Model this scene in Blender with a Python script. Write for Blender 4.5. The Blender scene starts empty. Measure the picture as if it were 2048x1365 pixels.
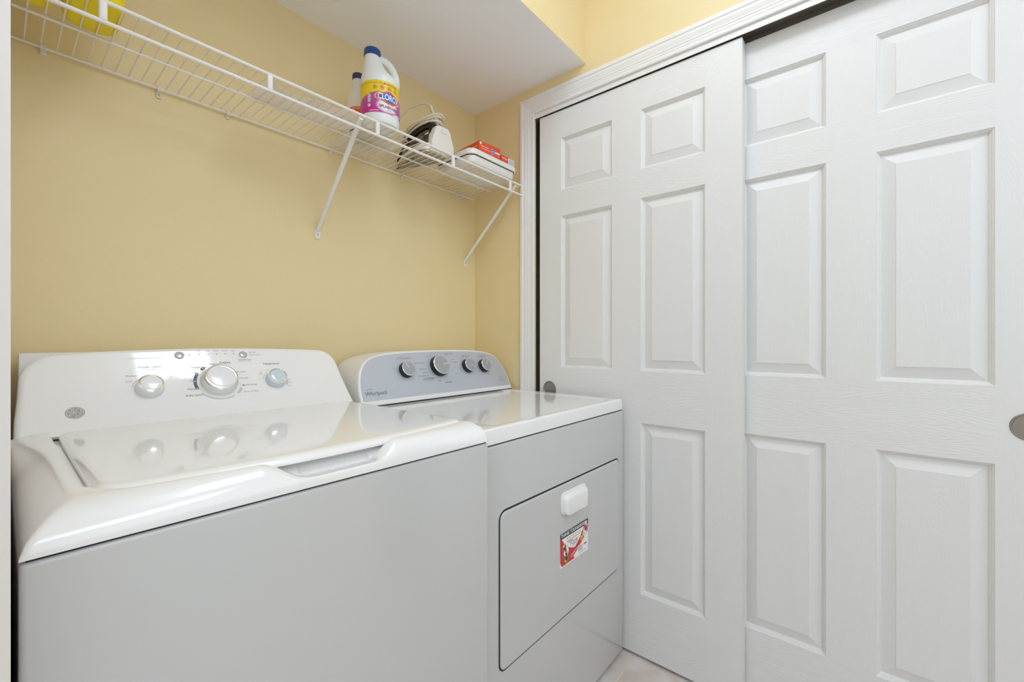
import bpy, bmesh, math, random
from mathutils import Vector, Matrix
random.seed(7)
SC = bpy.context.scene
COL = SC.collection
PI = math.pi
R = math.radians

# ------------------------------------------------------------------ camera
cam_d = bpy.data.cameras.new('camera')
cam_d.sensor_width = 36.0
cam_d.lens = 865.0 / 2048.0 * 36.0
cam_d.clip_start = 0.02
cam = bpy.data.objects.new('camera', cam_d)
COL.objects.link(cam)
cam.location = (0, 0, 1.145)
cam.rotation_euler = (R(90), 0, R(-50.2))
SC.camera = cam

# ------------------------------------------------------------------ world, view
w = bpy.data.worlds.new('world')
SC.world = w
w.use_nodes = True
w.node_tree.nodes['Background'].inputs[0].default_value = (0.88, 0.96, 1.06, 1)
w.node_tree.nodes['Background'].inputs[1].default_value = 1.38
SC.view_settings.view_transform = 'Standard'
SC.view_settings.look = 'None'
SC.view_settings.gamma = 1.0
SC.view_settings.use_curve_mapping = False
SC.view_settings.exposure = 0.17
SC.cycles.max_bounces = 20
SC.cycles.diffuse_bounces = 16
SC.cycles.glossy_bounces = 8

LAMP_EMIT = 7.4            # strength of the ceiling lamp's diffusers
FILL_EMIT = 3.2            # strength of the added fill panel behind the camera


# ------------------------------------------------------------------ materials
def mat(name, color, rough=0.5, metal=0.0, spec=0.5, bump=None, coat=0.0, emit=0.0, trans=0.0, sss=0.0):
    m = bpy.data.materials.new(name)
    m.use_nodes = True
    nt = m.node_tree
    p = nt.nodes['Principled BSDF']
    p.inputs['Base Color'].default_value = (*color, 1)
    p.inputs['Roughness'].default_value = rough
    p.inputs['Metallic'].default_value = metal
    p.inputs['Specular IOR Level'].default_value = spec
    if coat:
        p.inputs['Coat Weight'].default_value = coat
        p.inputs['Coat Roughness'].default_value = 0.03
    if trans:
        p.inputs['Transmission Weight'].default_value = trans
    if sss:
        p.inputs['Subsurface Weight'].default_value = sss
        p.inputs['Subsurface Radius'].default_value = (.02, .02, .02)
    if emit:
        p.inputs['Emission Color'].default_value = (*color, 1)
        p.inputs['Emission Strength'].default_value = emit
    if bump:
        scale, strength, dist, stretch = bump
        tc = nt.nodes.new('ShaderNodeTexCoord')
        mp = nt.nodes.new('ShaderNodeMapping')
        mp.inputs['Scale'].default_value = stretch
        nz = nt.nodes.new('ShaderNodeTexNoise')
        nz.inputs['Scale'].default_value = scale
        nz.inputs['Detail'].default_value = 4
        nz.inputs['Roughness'].default_value = 0.6
        bp = nt.nodes.new('ShaderNodeBump')
        bp.inputs['Strength'].default_value = strength
        bp.inputs['Distance'].default_value = dist
        nt.links.new(tc.outputs['Object'], mp.inputs['Vector'])
        nt.links.new(mp.outputs['Vector'], nz.inputs['Vector'])
        nt.links.new(nz.outputs['Fac'], bp.inputs['Height'])
        nt.links.new(bp.outputs['Normal'], p.inputs['Normal'])
    return m


def grain_mat(name, color, horizontal):
    """moulded wood-grain paint: fine lines bent by a slow noise"""
    m = mat(name, color, rough=0.42)
    nt = m.node_tree
    p = nt.nodes['Principled BSDF']
    tc = nt.nodes.new('ShaderNodeTexCoord')
    mp = nt.nodes.new('ShaderNodeMapping')
    mp.inputs['Scale'].default_value = (1, 1.0, 9.0) if horizontal else (1, 9.0, 1.0)
    nz = nt.nodes.new('ShaderNodeTexNoise')
    nz.inputs['Scale'].default_value = 1.4 if horizontal else 2.2
    nz.inputs['Detail'].default_value = 1.0
    wv = nt.nodes.new('ShaderNodeMath'); wv.operation = 'MULTIPLY'
    wv.inputs[1].default_value = 46.0 if horizontal else 30.0
    sn = nt.nodes.new('ShaderNodeMath'); sn.operation = 'SINE'
    mul = nt.nodes.new('ShaderNodeMath'); mul.operation = 'MULTIPLY'; mul.inputs[1].default_value = 6.28318
    n2 = nt.nodes.new('ShaderNodeTexNoise')
    n2.inputs['Scale'].default_value = 16.0
    n2.inputs['Detail'].default_value = 3.0
    mp2 = nt.nodes.new('ShaderNodeMapping')
    mp2.inputs['Scale'].default_value = (1, 1.0, 22.0) if horizontal else (1, 22.0, 1.0)
    add = nt.nodes.new('ShaderNodeMath'); add.operation = 'ADD'
    bp = nt.nodes.new('ShaderNodeBump')
    bp.inputs['Strength'].default_value = 0.36 if horizontal else 0.22
    bp.inputs['Distance'].default_value = 0.0012
    L = nt.links.new
    L(tc.outputs['Object'], mp.inputs['Vector']); L(mp.outputs['Vector'], nz.inputs['Vector'])
    L(tc.outputs['Object'], mp2.inputs['Vector']); L(mp2.outputs['Vector'], n2.inputs['Vector'])
    L(nz.outputs['Fac'], wv.inputs[0]); L(wv.outputs[0], mul.inputs[0]); L(mul.outputs[0], sn.inputs[0])
    half = nt.nodes.new('ShaderNodeMath'); half.operation = 'MULTIPLY'; half.inputs[1].default_value = 0.25
    L(sn.outputs[0], half.inputs[0]); L(half.outputs[0], add.inputs[0]); L(n2.outputs['Fac'], add.inputs[1])
    L(add.outputs[0], bp.inputs['Height']); L(bp.outputs['Normal'], p.inputs['Normal'])
    return m


M = {}
M['yellow'] = mat('yellow wall paint', (.79, .65, .36), .42, bump=(28, .20, .004, (1, 1, 1)))
M['ceiling'] = mat('white ceiling paint', (.90, .915, .94), .7, bump=(60, .1, .002, (1, 1, 1)))
M['trim'] = mat('white trim paint', (.80, .79, .77), .32)
M['leftwall'] = mat('white semi gloss wall paint', (.75, .71, .67), .33)
M['grain_h'] = grain_mat('door paint horizontal grain', (.76, .755, .735), True)
M['grain_v'] = grain_mat('door paint vertical grain', (.76, .755, .735), False)
M['doorpaint'] = mat('door paint plain', (.76, .755, .735), .42)
M['closet'] = mat('closet wall paint', (.42, .38, .30), .7)
M['track'] = mat('painted steel track', (.78, .77, .75), .35)
M['trackdark'] = mat('brown steel track channel', (.26, .235, .215), .5)
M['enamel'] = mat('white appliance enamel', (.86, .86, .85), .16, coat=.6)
M['enamel_shade'] = mat('white cabinet enamel darkened as shade', (.57, .57, .56), .22, coat=.35)  # same white enamel, shade of the cabinet fronts put into the colour
M['wplastic'] = mat('glossy white appliance plastic', (.87, .87, .865), .07, coat=.5)
M['wplastic2'] = mat('satin white appliance plastic', (.82, .82, .80), .28)
M['gap'] = mat('dark seam', (.02, .02, .025), .8)
M['silver'] = mat('silver control panel film', (.55, .585, .65), .36, metal=.35)
M['chrome'] = mat('chrome ring', (.86, .86, .86), .08, metal=1)
M['nickel'] = mat('satin nickel', (.20, .17, .145), .42, metal=.85)
M['nickel_light'] = mat('satin nickel rim', (.34, .31, .28), .35, metal=.9)
M['kblack'] = mat('black knob rubber', (.012, .013, .018), .45)
M['kgrey'] = mat('brushed grey knob face', (.44, .46, .49), .32, metal=.6)
M['kblue'] = mat('pale blue clear plastic', (.60, .70, .78), .08, coat=.6)
M['kclear'] = mat('milky clear plastic', (.78, .81, .83), .08, coat=.6)
M['kwhite'] = mat('white knob cap', (.85, .86, .89), .12, coat=.4)
M['btn'] = mat('grey push button', (.55, .55, .54), .25, metal=.3)
M['inkgrey'] = mat('grey ink', (.30, .31, .33), .5)
M['inklight'] = mat('light grey ink', (.55, .56, .57), .5)
M['inkdark'] = mat('dark ink', (.08, .085, .10), .5)
M['inkblue'] = mat('blue ink', (.35, .45, .62), .5)
M['inknavy'] = mat('navy ink', (.10, .12, .17), .5)
M['emblem'] = mat('emblem grey', (.36, .36, .355), .4)
M['emblemline'] = mat('emblem pale line', (.66, .66, .65), .35)
M['wire'] = mat('white vinyl coated wire', (.80, .78, .75), .33)
M['clip'] = mat('white plastic clip', (.74, .70, .63), .4)
M['screw'] = mat('steel screw', (.45, .43, .40), .35, metal=1)
M['bottle'] = mat('white bottle plastic', (.80, .82, .81), .3, sss=.15)
M['bottle_grey'] = mat('frosted bottle plastic', (.78, .76, .70), .35, sss=.15)
M['capblue'] = mat('blue cap plastic', (.01, .06, .24), .35)
M['capnavy'] = mat('navy cap plastic', (.03, .03, .14), .4)
M['lyellow'] = mat('label yellow', (.86, .62, .01), .35)
M['red'] = mat('print red', (.78, .10, .02), .4)
M['crimson'] = mat('print crimson', (.60, .02, .025), .4)
M['blue'] = mat('print blue', (.02, .13, .55), .4)
M['white'] = mat('print white', (.86, .86, .85), .45)
M['purple'] = mat('print purple', (.16, .02, .17), .45)
M['magenta'] = mat('print magenta', (.47, .02, .27), .35)
M['cyan'] = mat('print cyan', (.20, .58, .75), .4)
M['paper'] = mat('white paper', (.90, .87, .83), .6, bump=(40, .15, .002, (1, 1, 1)))
M['ironwhite'] = mat('cream iron plastic', (.80, .76, .69), .3)
M['ironblack'] = mat('dark smoked plastic', (.035, .033, .022), .14, coat=.4)
M['sole'] = mat('polished soleplate', (.44, .42, .36), .28, metal=.85)
M['cord'] = mat('cream cord', (.74, .66, .54), .5)
M['tray'] = mat('white tray plastic', (.80, .78, .73), .3)
M['boxred'] = mat('orange red carton', (.76, .075, .015), .4)
M['boxdark'] = mat('dark red print', (.32, .015, .015), .4)
M['boxorange'] = mat('orange print', (.85, .35, .08), .4)
M['boxgrey'] = mat('grey violet print', (.40, .38, .46), .5)
M['jug'] = mat('yellow jug plastic', (.80, .66, .0), .35, sss=.1)
M['sblack'] = mat('print black', (.025, .025, .03), .4)
M['gold'] = mat('print gold', (.72, .55, .28), .4)
M['green'] = mat('print green', (.14, .30, .04), .5)
M['brown'] = mat('print brown', (.32, .16, .06), .5)
M['lamp'] = mat('lit lamp diffuser', (.88, .96, 1.06), .5, emit=LAMP_EMIT)
M['fill_panel'] = mat('added glowing fill panel', (.88, .96, 1.06), .5, emit=FILL_EMIT)
M['lampbase'] = mat('lamp base enamel', (.8, .8, .8), .4)

nt_ = M['paper'].node_tree
tl_ = nt_.nodes.new('ShaderNodeBsdfTranslucent')
tl_.inputs['Color'].default_value = (.93, .89, .83, 1)
ms_ = nt_.nodes.new('ShaderNodeMixShader')
ms_.inputs[0].default_value = .62
nt_.links.new(nt_.nodes['Principled BSDF'].outputs[0], ms_.inputs[1])
nt_.links.new(tl_.outputs[0], ms_.inputs[2])
nt_.links.new(ms_.outputs[0], nt_.nodes['Material Output'].inputs['Surface'])


def tile_mat():
    m = mat('beige floor tile', (.62, .53, .46), .35)
    nt = m.node_tree
    p = nt.nodes['Principled BSDF']
    tc = nt.nodes.new('ShaderNodeTexCoord')
    mp = nt.nodes.new('ShaderNodeMapping')
    mp.inputs['Location'].default_value = (-0.005, -0.6615, 0)
    br = nt.nodes.new('ShaderNodeTexBrick')
    br.offset = 0.0
    br.inputs['Scale'].default_value = 1.0
    br.inputs['Mortar Size'].default_value = 0.0022
    br.inputs['Mortar Smooth'].default_value = 0.2
    br.inputs['Brick Width'].default_value = 0.305
    br.inputs['Row Height'].default_value = 0.305
    br.inputs['Color1'].default_value = (1, 1, 1, 1)
    br.inputs['Color2'].default_value = (.98, .98, .98, 1)
    br.inputs['Mortar'].default_value = (0, 0, 0, 1)
    n1 = nt.nodes.new('ShaderNodeTexNoise'); n1.inputs['Scale'].default_value = 9; n1.inputs['Detail'].default_value = 6
    n1.inputs['Roughness'].default_value = .62
    rp = nt.nodes.new('ShaderNodeValToRGB')
    rp.color_ramp.elements[0].position = .36; rp.color_ramp.elements[0].color = (.60, .52, .45, 1)
    rp.color_ramp.elements[1].position = .60; rp.color_ramp.elements[1].color = (.71, .66, .63, 1)
    mx = nt.nodes.new('ShaderNodeMix'); mx.data_type = 'RGBA'; mx.blend_type = 'MIX'
    mx.inputs[7].default_value = (.78, .68, .57, 1)
    L = nt.links.new
    L(tc.outputs['Object'], mp.inputs['Vector']); L(mp.outputs['Vector'], br.inputs['Vector'])
    L(tc.outputs['Object'], n1.inputs['Vector']); L(n1.outputs['Fac'], rp.inputs['Fac'])
    L(br.outputs['Fac'], mx.inputs[0]); L(rp.outputs['Color'], mx.inputs[6])
    L(mx.outputs[2], p.inputs['Base Color'])
    bp = nt.nodes.new('ShaderNodeBump'); bp.invert = True
    bp.inputs['Strength'].default_value = .6; bp.inputs['Distance'].default_value = .002
    L(br.outputs['Fac'], bp.inputs['Height']); L(bp.outputs['Normal'], p.inputs['Normal'])
    return m


M['tile'] = tile_mat()


# ------------------------------------------------------------------ mesh helpers
def world_loc(o):
    v = Vector((0, 0, 0))
    while o is not None:
        v += o.location
        o = o.parent
    return v


def obj(name, bm, mats, parent=None, smooth=True, angle=35):
    if not isinstance(mats, (list, tuple)):
        mats = [mats]
    bmesh.ops.recalc_face_normals(bm, faces=bm.faces[:])
    if smooth:
        lim = R(angle)
        for f in bm.faces:
            f.smooth = True
        for e in bm.edges:
            if len(e.link_faces) == 2:
                e.smooth = e.calc_face_angle(0) < lim
            else:
                e.smooth = False
    me = bpy.data.meshes.new(name)
    bm.to_mesh(me)
    bm.free()
    for m in mats:
        me.materials.append(m)
    o = bpy.data.objects.new(name, me)
    COL.objects.link(o)
    if parent is not None:
        me.transform(Matrix.Translation(-world_loc(parent)))
        o.parent = parent
    return o


def tag(o, label, cat, group=None):
    o['label'] = label
    o['category'] = cat
    if group:
        o['group'] = group
    return o


def thing(name, label, cat, loc, group=None):
    o = bpy.data.objects.new(name, None)
    o.empty_display_size = .05
    COL.objects.link(o)
    o.location = loc
    return tag(o, label, cat, group)


def struct(name, bm, mats, **k):
    o = obj(name, bm, mats, **k)
    o['kind'] = 'structure'
    return o


def nb():
    return bmesh.new()


def box(bm, x0, x1, y0, y1, z0, z1, bev=0.0, seg=2, mi=0):
    b = bmesh.new()
    vs = [b.verts.new((x, y, z)) for x in (x0, x1) for y in (y0, y1) for z in (z0, z1)]
    for f in ((0, 1, 3, 2), (4, 6, 7, 5), (0, 4, 5, 1), (2, 3, 7, 6), (0, 2, 6, 4), (1, 5, 7, 3)):
        b.faces.new([vs[i] for i in f])
    bmesh.ops.recalc_face_normals(b, faces=b.faces[:])
    if bev:
        bmesh.ops.bevel(b, geom=b.edges[:], offset=bev, segments=seg, profile=.5, affect='EDGES')
    merge(bm, b, mi)
    return bm


def merge(bm, b, mi=0, mtx=None):
    if mtx is not None:
        b.transform(mtx)
    mp = {}
    for v in b.verts:
        mp[v] = bm.verts.new(v.co)
    for f in b.faces:
        try:
            nf = bm.faces.new([mp[v] for v in f.verts])
            nf.material_index = mi if mi else f.material_index
        except ValueError:
            pass
    b.free()


def tube(bm, pts, r, seg=8, cap=True, mi=0, flat=None, close=False):
    """tube along a polyline; r number or list; flat=(w,h) for an elliptical section"""
    pts = [Vector(p) for p in pts]
    n = len(pts)
    rs = r if isinstance(r, (list, tuple)) else [r] * n
    rings = []
    prev = None
    for i, p in enumerate(pts):
        if close:
            t = pts[(i + 1) % n] - pts[i - 1]
        else:
            t = pts[min(i + 1, n - 1)] - pts[max(i - 1, 0)]
        t.normalize()
        if prev is None:
            a = Vector((0, 0, 1)) if abs(t.z) < .9 else Vector((1, 0, 0))
            s = t.cross(a).normalized()
        else:
            s = (prev - t * prev.dot(t)).normalized()
        prev = s
        u = t.cross(s).normalized()
        ring = []
        for k in range(seg):
            a = 2 * PI * k / seg
            fw, fh = flat if flat else (1, 1)
            ring.append(bm.verts.new(p + s * (math.cos(a) * rs[i] * fw) + u * (math.sin(a) * rs[i] * fh)))
        rings.append(ring)
    m = n if close else n - 1
    for i in range(m):
        a, b = rings[i], rings[(i + 1) % n]
        for k in range(seg):
            f = bm.faces.new((a[k], a[(k + 1) % seg], b[(k + 1) % seg], b[k]))
            f.material_index = mi
    if cap and not close:
        for rg in (rings[0], rings[-1]):
            f = bm.faces.new(rg)
            f.material_index = mi
    return bm


def loft(bm, rings, cap0=True, cap1=True, mi=0, mis=None):
    vr = [[bm.verts.new(p) for p in rg] for rg in rings]
    n = len(vr[0])
    for i in range(len(vr) - 1):
        for k in range(n):
            f = bm.faces.new((vr[i][k], vr[i][(k + 1) % n], vr[i + 1][(k + 1) % n], vr[i + 1][k]))
            f.material_index = mis[i] if mis else mi
    if cap0:
        f = bm.faces.new(vr[0]); f.material_index = mis[0] if mis else mi
    if cap1:
        f = bm.faces.new(vr[-1]); f.material_index = mis[-1] if mis else mi
    return vr


def lathe(bm, prof, c, axis=(0, 0, 1), seg=32, mis=None, mi=0):
    """prof: list of (r, h) from centre outwards, c: base point, axis: direction of h"""
    ax = Vector(axis).normalized()
    a = Vector((1, 0, 0)) if abs(ax.x) < .9 else Vector((0, 1, 0))
    s = (a - ax * a.dot(ax)).normalized()
    u = ax.cross(s)
    c = Vector(c)
    rings = []
    for r, h in prof:
        rings.append([c + ax * h + (s * math.cos(2 * PI * k / seg) + u * math.sin(2 * PI * k / seg)) * max(r, 1e-5)
                      for k in range(seg)])
    loft(bm, rings, mis=mis, mi=mi)
    return bm


def rrect(x0, x1, y0, y1, r, n=6):
    out = []
    for cx, cy, a0 in ((x1 - r, y1 - r, 0), (x0 + r, y1 - r, 90), (x0 + r, y0 + r, 180), (x1 - r, y0 + r, 270)):
        for i in range(n + 1):
            a = R(a0 + 90 * i / n)
            out.append((cx + r * math.cos(a), cy + r * math.sin(a)))
    return out


def sstep(a, b, x):
    t = max(0, min(1, (x - a) / (b - a)))
    return t * t * (3 - 2 * t)


# ------------------------------------------------------------------ flat printing
class Ink:
    """flat shapes and letters in plane coordinates, mapped onto a surface as one mesh"""

    def __init__(self):
        self.items = []     # (bm, material key, layer)

    def poly(self, pts, m, layer=0):
        b = bmesh.new()
        b.faces.new([b.verts.new((x, y, 0)) for x, y in pts])
        bmesh.ops.triangulate(b, faces=b.faces[:])
        self.items.append((b, m, layer))
        return self

    def rect(self, x0, x1, y0, y1, m, layer=0):
        return self.poly([(x0, y0), (x1, y0), (x1, y1), (x0, y1)], m, layer)

    def ell(self, cx, cy, rx, ry, m, layer=0, n=28):
        return self.poly([(cx + rx * math.cos(2 * PI * k / n), cy + ry * math.sin(2 * PI * k / n)) for k in range(n)], m, layer)

    def stroke(self, pts, wd, m, layer=0):
        b = bmesh.new()
        pts = [Vector((p[0], p[1], 0)) for p in pts]
        prev = None
        for i, p in enumerate(pts):
            t = (pts[min(i + 1, len(pts) - 1)] - pts[max(i - 1, 0)]).normalized()
            nn = Vector((-t.y, t.x, 0)) * wd / 2
            cur = (b.verts.new(p + nn), b.verts.new(p - nn))
            if prev:
                b.faces.new((prev[0], prev[1], cur[1], cur[0]))
            prev = cur
        self.items.append((b, m, layer))
        return self

    def arc(self, cx, cy, r, a0, a1, wd, m, layer=0, ry=None):
        n = max(4, int(abs(a1 - a0) / 8))
        ry = ry or r
        return self.stroke([(cx + r * math.cos(R(a0 + (a1 - a0) * i / n)), cy + ry * math.sin(R(a0 + (a1 - a0) * i / n)))
                            for i in range(n + 1)], wd, m, layer)

    def text(self, s, x, y, h, m, layer=0, align='CENTER', bold=0.0, sx=1.0, rot=0.0, shear=0.0):
        cu = bpy.data.curves.new('lettering', 'FONT')
        cu.body = s
        cu.size = h / 0.70
        cu.align_x = align
        cu.align_y = 'CENTER'
        cu.offset = bold * h
        cu.shear = shear
        cu.resolution_u = 3
        o = bpy.data.objects.new('lettering', cu)
        COL.objects.link(o)
        dg = bpy.context.evaluated_depsgraph_get()
        me = bpy.data.meshes.new_from_object(o.evaluated_get(dg))
        b = bmesh.new()
        b.from_mesh(me)
        b.transform(Matrix.Translation((x, y, 0)) @ Matrix.Rotation(R(rot), 4, 'Z') @ Matrix.Diagonal((sx, 1, 1, 1)))
        bpy.data.objects.remove(o)
        bpy.data.curves.remove(cu)
        bpy.data.meshes.remove(me)
        self.items.append((b, m, layer))
        return self

    def build(self, name, f, parent, step=None):
        """name None: the printing becomes part of the mesh of the object it is printed on"""
        keys = []
        bm = bmesh.new()
        base = 0
        if name is None:
            bm.from_mesh(parent.data)
            base = len(parent.data.materials)
        shift = -world_loc(parent)
        for b, m, layer in self.items:
            if m not in keys:
                keys.append(m)
            if step:
                xs = [v.co.x for v in b.verts]
                x = math.floor(min(xs) / step) * step + step
                while x < max(xs):
                    bmesh.ops.bisect_plane(b, geom=b.verts[:] + b.edges[:] + b.faces[:], plane_co=(x, 0, 0), plane_no=(1, 0, 0))
                    x += step
            mp = {v: bm.verts.new(f(v.co.x, v.co.y, layer) + shift) for v in b.verts}
            for fc in b.faces:
                try:
                    nf = bm.faces.new([mp[v] for v in fc.verts])
                    nf.material_index = base + keys.index(m)
                except ValueError:
                    pass
            b.free()
        me = parent.data if name is None else bpy.data.meshes.new(name)
        bm.to_mesh(me)
        bm.free()
        for k in keys:
            me.materials.append(M[k])
        if name is None:
            return parent
        o = bpy.data.objects.new(name, me)
        COL.objects.link(o)
        o.parent = parent
        return o


# ------------------------------------------------------------------ room shell
XW = 1.485      # right wall (the wall with the sliding doors)
YB = 1.470      # back wall
ZS = 2.232      # underside of the soffit
ZC = 2.76       # ceiling
YF = -2.2       # open end of the room behind the camera

b = nb(); box(b, -1.6, 2.3, YF, 1.6, -.08, 0)
struct('floor', b, M['tile'], smooth=False)
b = nb(); box(b, -1.6, 2.3, YF, 1.6, ZC, ZC + .08)
struct('ceiling', b, M['ceiling'], smooth=False)
b = nb(); box(b, .0103, XW + .12, YB, YB + .1, 0, ZC)
struct('wall_back', b, M['yellow'], smooth=False)
# soffit: white underside, yellow front
b = nb(); box(b, .0103, XW, .862, YB, ZS, ZC)
for f in b.faces:
    f.normal_update()
    f.material_index = 1 if f.calc_center_median().z < ZS + .001 else 0
struct('soffit', b, [M['yellow'], M['ceiling']], smooth=False)
# right wall with the closet opening (y from -1.0 to 1.108, up to 2.108)
OY0, OY1, OZ = -1.0, 1.1135, 2.1165
b = nb()
box(b, XW, XW + .0125, OY1, YB, 0, ZC)
box(b, XW + .0125, XW + .115, OY1 + .09, YB, 0, ZC)
box(b, XW, XW + .0125, OY0, OY1, OZ, ZC)
box(b, XW + .0125, XW + .115, OY0, OY1 + .09, 2.150, ZC)
box(b, XW, XW + .115, YF, OY0, 0, ZC)
struct('wall_right', b, M['yellow'], smooth=False)
# closet behind the doors
b = nb()
box(b, 2.2, 2.25, OY0 - .2, 1.5, 0, ZC)
box(b, XW + .115, 2.2, 1.45, 1.5, 0, ZC)
box(b, XW + .115, 2.2, OY0 - .2, OY0 - .15, 0, ZC)
struct('wall_closet', b, M['closet'], smooth=False)
# left wall: the alcove's return, its white end face close to the washer's front corner
b = nb(); box(b, -1.6, .0103, .600, 1.6, 0, ZC)
struct('wall_left', b, M['leftwall'], smooth=False)

# added unseen low wall behind the camera, blocks low world light
b = nb(); box(b, -1.6, XW, YF, YF + .1, 0, 1.25); box(b, -1.7, -1.6, YF, .6, 0, 1.25)
struct('added_low_wall', b, M['trim'], smooth=False)

# casing round the closet opening
prof = [(0, 0), (0, .0125), (.004, .0150), (.015, .0152), (.017, .0135), (.0185, .0125), (.026, .0130), (.034, .0115), (.041, .0095), (.043, .0105),
        (.046, .0105), (.048, .0088), (.055, .0092), (.057, .0080), (.0595, .0088), (.068, .0085), (.0715, .0065), (.0715, 0)]
b = nb()
YO, ZO = 1.1815, 2.187
lp = [[(XW - t, YO - q, 0) for q, t in prof], [(XW - t, YO - q, ZO - q) for q, t in prof],
      [(XW - t, OY0 - .07 + q, ZO - q) for q, t in prof], [(XW - t, OY0 - .07 + q, 0) for q, t in prof]]
loft(b, lp)
struct('trim_1', b, M['trim'], angle=12)
# head track: white fascia and brown channel behind it
b = nb()
box(b, 1.4848, 1.4872, OY0, 1.1125, 2.095, OZ, bev=.0006, mi=0)
box(b, 1.4872, 1.590, OY0, 1.108, 2.129, 2.140, mi=1)
box(b, 1.572, 1.578, OY0, 1.108, 2.080, 2.129, mi=1)
struct('trim_2', b, [M['track'], M['trackdark']], smooth=False)


# ------------------------------------------------------------------ sliding doors
def six_panel(name, xf, ya, yb, z0, z1, cols, rows, cup, nm):
    """front face at x = xf; ya > yb; cols/rows: panel extents; cup: (y, z, r)"""
    b = nb()
    th = .034

    def q(pts, mi):
        f = b.faces.new([b.verts.new(p) for p in pts]); f.material_index = mi

    def rect(y0, y1, za, zb, mi):      # on the front plane
        q([(xf, y0, za), (xf, y1, za), (xf, y1, zb), (xf, y0, zb)], mi)

    (l0, l1), (r0, r1) = cols           # y values, l0 > l1 > r0 > r1
    # stiles
    def stile(y0, y1):
        if cup and y1 < cup[0] < y0:
            cy, cz, cr = cup
            zlo, zhi = cz - .06, cz + .06
            rect(y0, y1, z0, zlo, 1); rect(y0, y1, zhi, z1, 1)
            angs = sorted([2 * PI * k / 40 for k in range(40)] +
                          [math.atan2(s * .06, (yy - cy)) % (2 * PI) for s in (1, -1) for yy in (y0, y1)])
            rim, per, deep = [], [], []
            for a in angs:
                c, s = math.cos(a), math.sin(a)
                k = 1e9
                if abs(c) > 1e-9:
                    k = min(k, ((y0 - cy) if c > 0 else (y1 - cy)) / c)
                if abs(s) > 1e-9:
                    k = min(k, (.06 if s > 0 else -.06) / s)
                per.append(b.verts.new((xf, cy + c * k, cz + s * k)))
                rim.append(b.verts.new((xf, cy + c * cr, cz + s * cr)))
                deep.append(b.verts.new((xf + .012, cy + c * cr, cz + s * cr)))
            n = len(angs)
            for i in range(n):
                j = (i + 1) % n
                f = b.faces.new((per[i], per[j], rim[j], rim[i])); f.material_index = 1
                f = b.faces.new((rim[i], rim[j], deep[j], deep[i])); f.material_index = 1
            f = b.faces.new(deep); f.material_index = 1
        else:
            rect(y0, y1, z0, z1, 1)
    stile(ya, l0)
    stile(r1, yb)
    # mullion and rails
    zs = [z0] + [z for r_ in rows for z in r_] + [z1]
    for i in range(0, len(zs), 2):
        rect(l0, r1, zs[i], zs[i + 1], 0)
    for (za, zb) in rows:
        rect(l1, r0, za, zb, 1)
        for (p0, p1) in cols:
            steps = [(0, 0), (.0015, .0034), (.0036, .0040), (.0050, .0074), (.0068, .0080), (.0090, .0130), (.0106, .0136),
                     (.0400, .0042), (.0406, .0030)]
            prev = None
            for ins, dep in steps:
                x = xf + dep
                cur = [b.verts.new((x, p0 - ins, za + ins)), b.verts.new((x, p1 + ins, za + ins)),
                       b.verts.new((x, p1 + ins, zb - ins)), b.verts.new((x, p0 - ins, zb - ins))]
                if prev:
                    for k in range(4):
                        f = b.faces.new((prev[k], prev[(k + 1) % 4], cur[(k + 1) % 4], cur[k])); f.material_index = 2
                prev = cur
            f = b.faces.new(prev); f.material_index = 1
    # edges and back
    q([(xf, ya, z0), (xf, ya, z1), (xf + th, ya, z1), (xf + th, ya, z0)], 2)
    q([(xf, yb, z0), (xf, yb, z1), (xf + th, yb, z1), (xf + th, yb, z0)], 2)
    q([(xf, ya, z1), (xf, yb, z1), (xf + th, yb, z1), (xf + th, ya, z1)], 2)
    q([(xf, ya, z0), (xf, yb, z0), (xf + th, yb, z0), (xf + th, ya, z0)], 2)
    q([(xf + th, ya, z0), (xf + th, yb, z0), (xf + th, yb, z1), (xf + th, ya, z1)], 2)
    bmesh.ops.remove_doubles(b, verts=b.verts[:], dist=1e-5)
    d = obj(name, b, [M['grain_h'], M['grain_v'], M['doorpaint']], smooth=True, angle=6)
    d['kind'] = 'structure'
    cy, cz, cr = cup
    b = nb()
    lathe(b, [(cr + .004, .0), (cr + .0042, .0008), (cr + .0030, .0022), (cr + .0008, .0022), (cr - .0006, .0008), (cr - .0014, -.0085),
              (cr - .006, -.0100), (.004, -.0104)], (xf, cy, cz), (-1, 0, 0), 48, mis=[0, 0, 0, 0, 1, 1, 1])
    obj('finger_pull', b, [M['nickel_light'], M['nickel']], d)
    return d


ROWS = [(.2335, .8500), (1.0365, 1.6590), (1.7640, 1.9790)]
six_panel('door_1', 1.493, 1.089, .311, .011, 2.0925, [(.982, .754), (.641, .421)], ROWS, (1.038, .945, .0285), 1)
six_panel('door_2', 1.538, .430, -.338, .011, 2.094, [(.321, .103), (-.008, -.226)], ROWS, (-.281, .945, .0285), 2)

# ------------------------------------------------------------------ ceiling lamp (just out of frame, lights the room)
LX0, LX1, LY0, LY1 = .50, .85, -.10, .62
lamp = thing('ceiling_light', 'lit rectangular ceiling lamp with two diffusers in front of the soffit', 'lamp', ((LX0 + LX1) / 2, (LY0 + LY1) / 2, ZC))
b = nb(); box(b, LX0 - .012, LX1 + .012, LY0 - .012, LY1 + .012, ZC - .03, ZC, bev=.004)
obj('lamp_base', b, M['lampbase'], lamp)
for q0, q1 in ((LX0, LX0 + .145), (LX1 - .165, LX1)):
    b = nb(); box(b, q0, q1, LY0, LY1, ZC - .075, ZC - .028, bev=.015, seg=3)
    obj('diffuser', b, M['lamp'], lamp)


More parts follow.
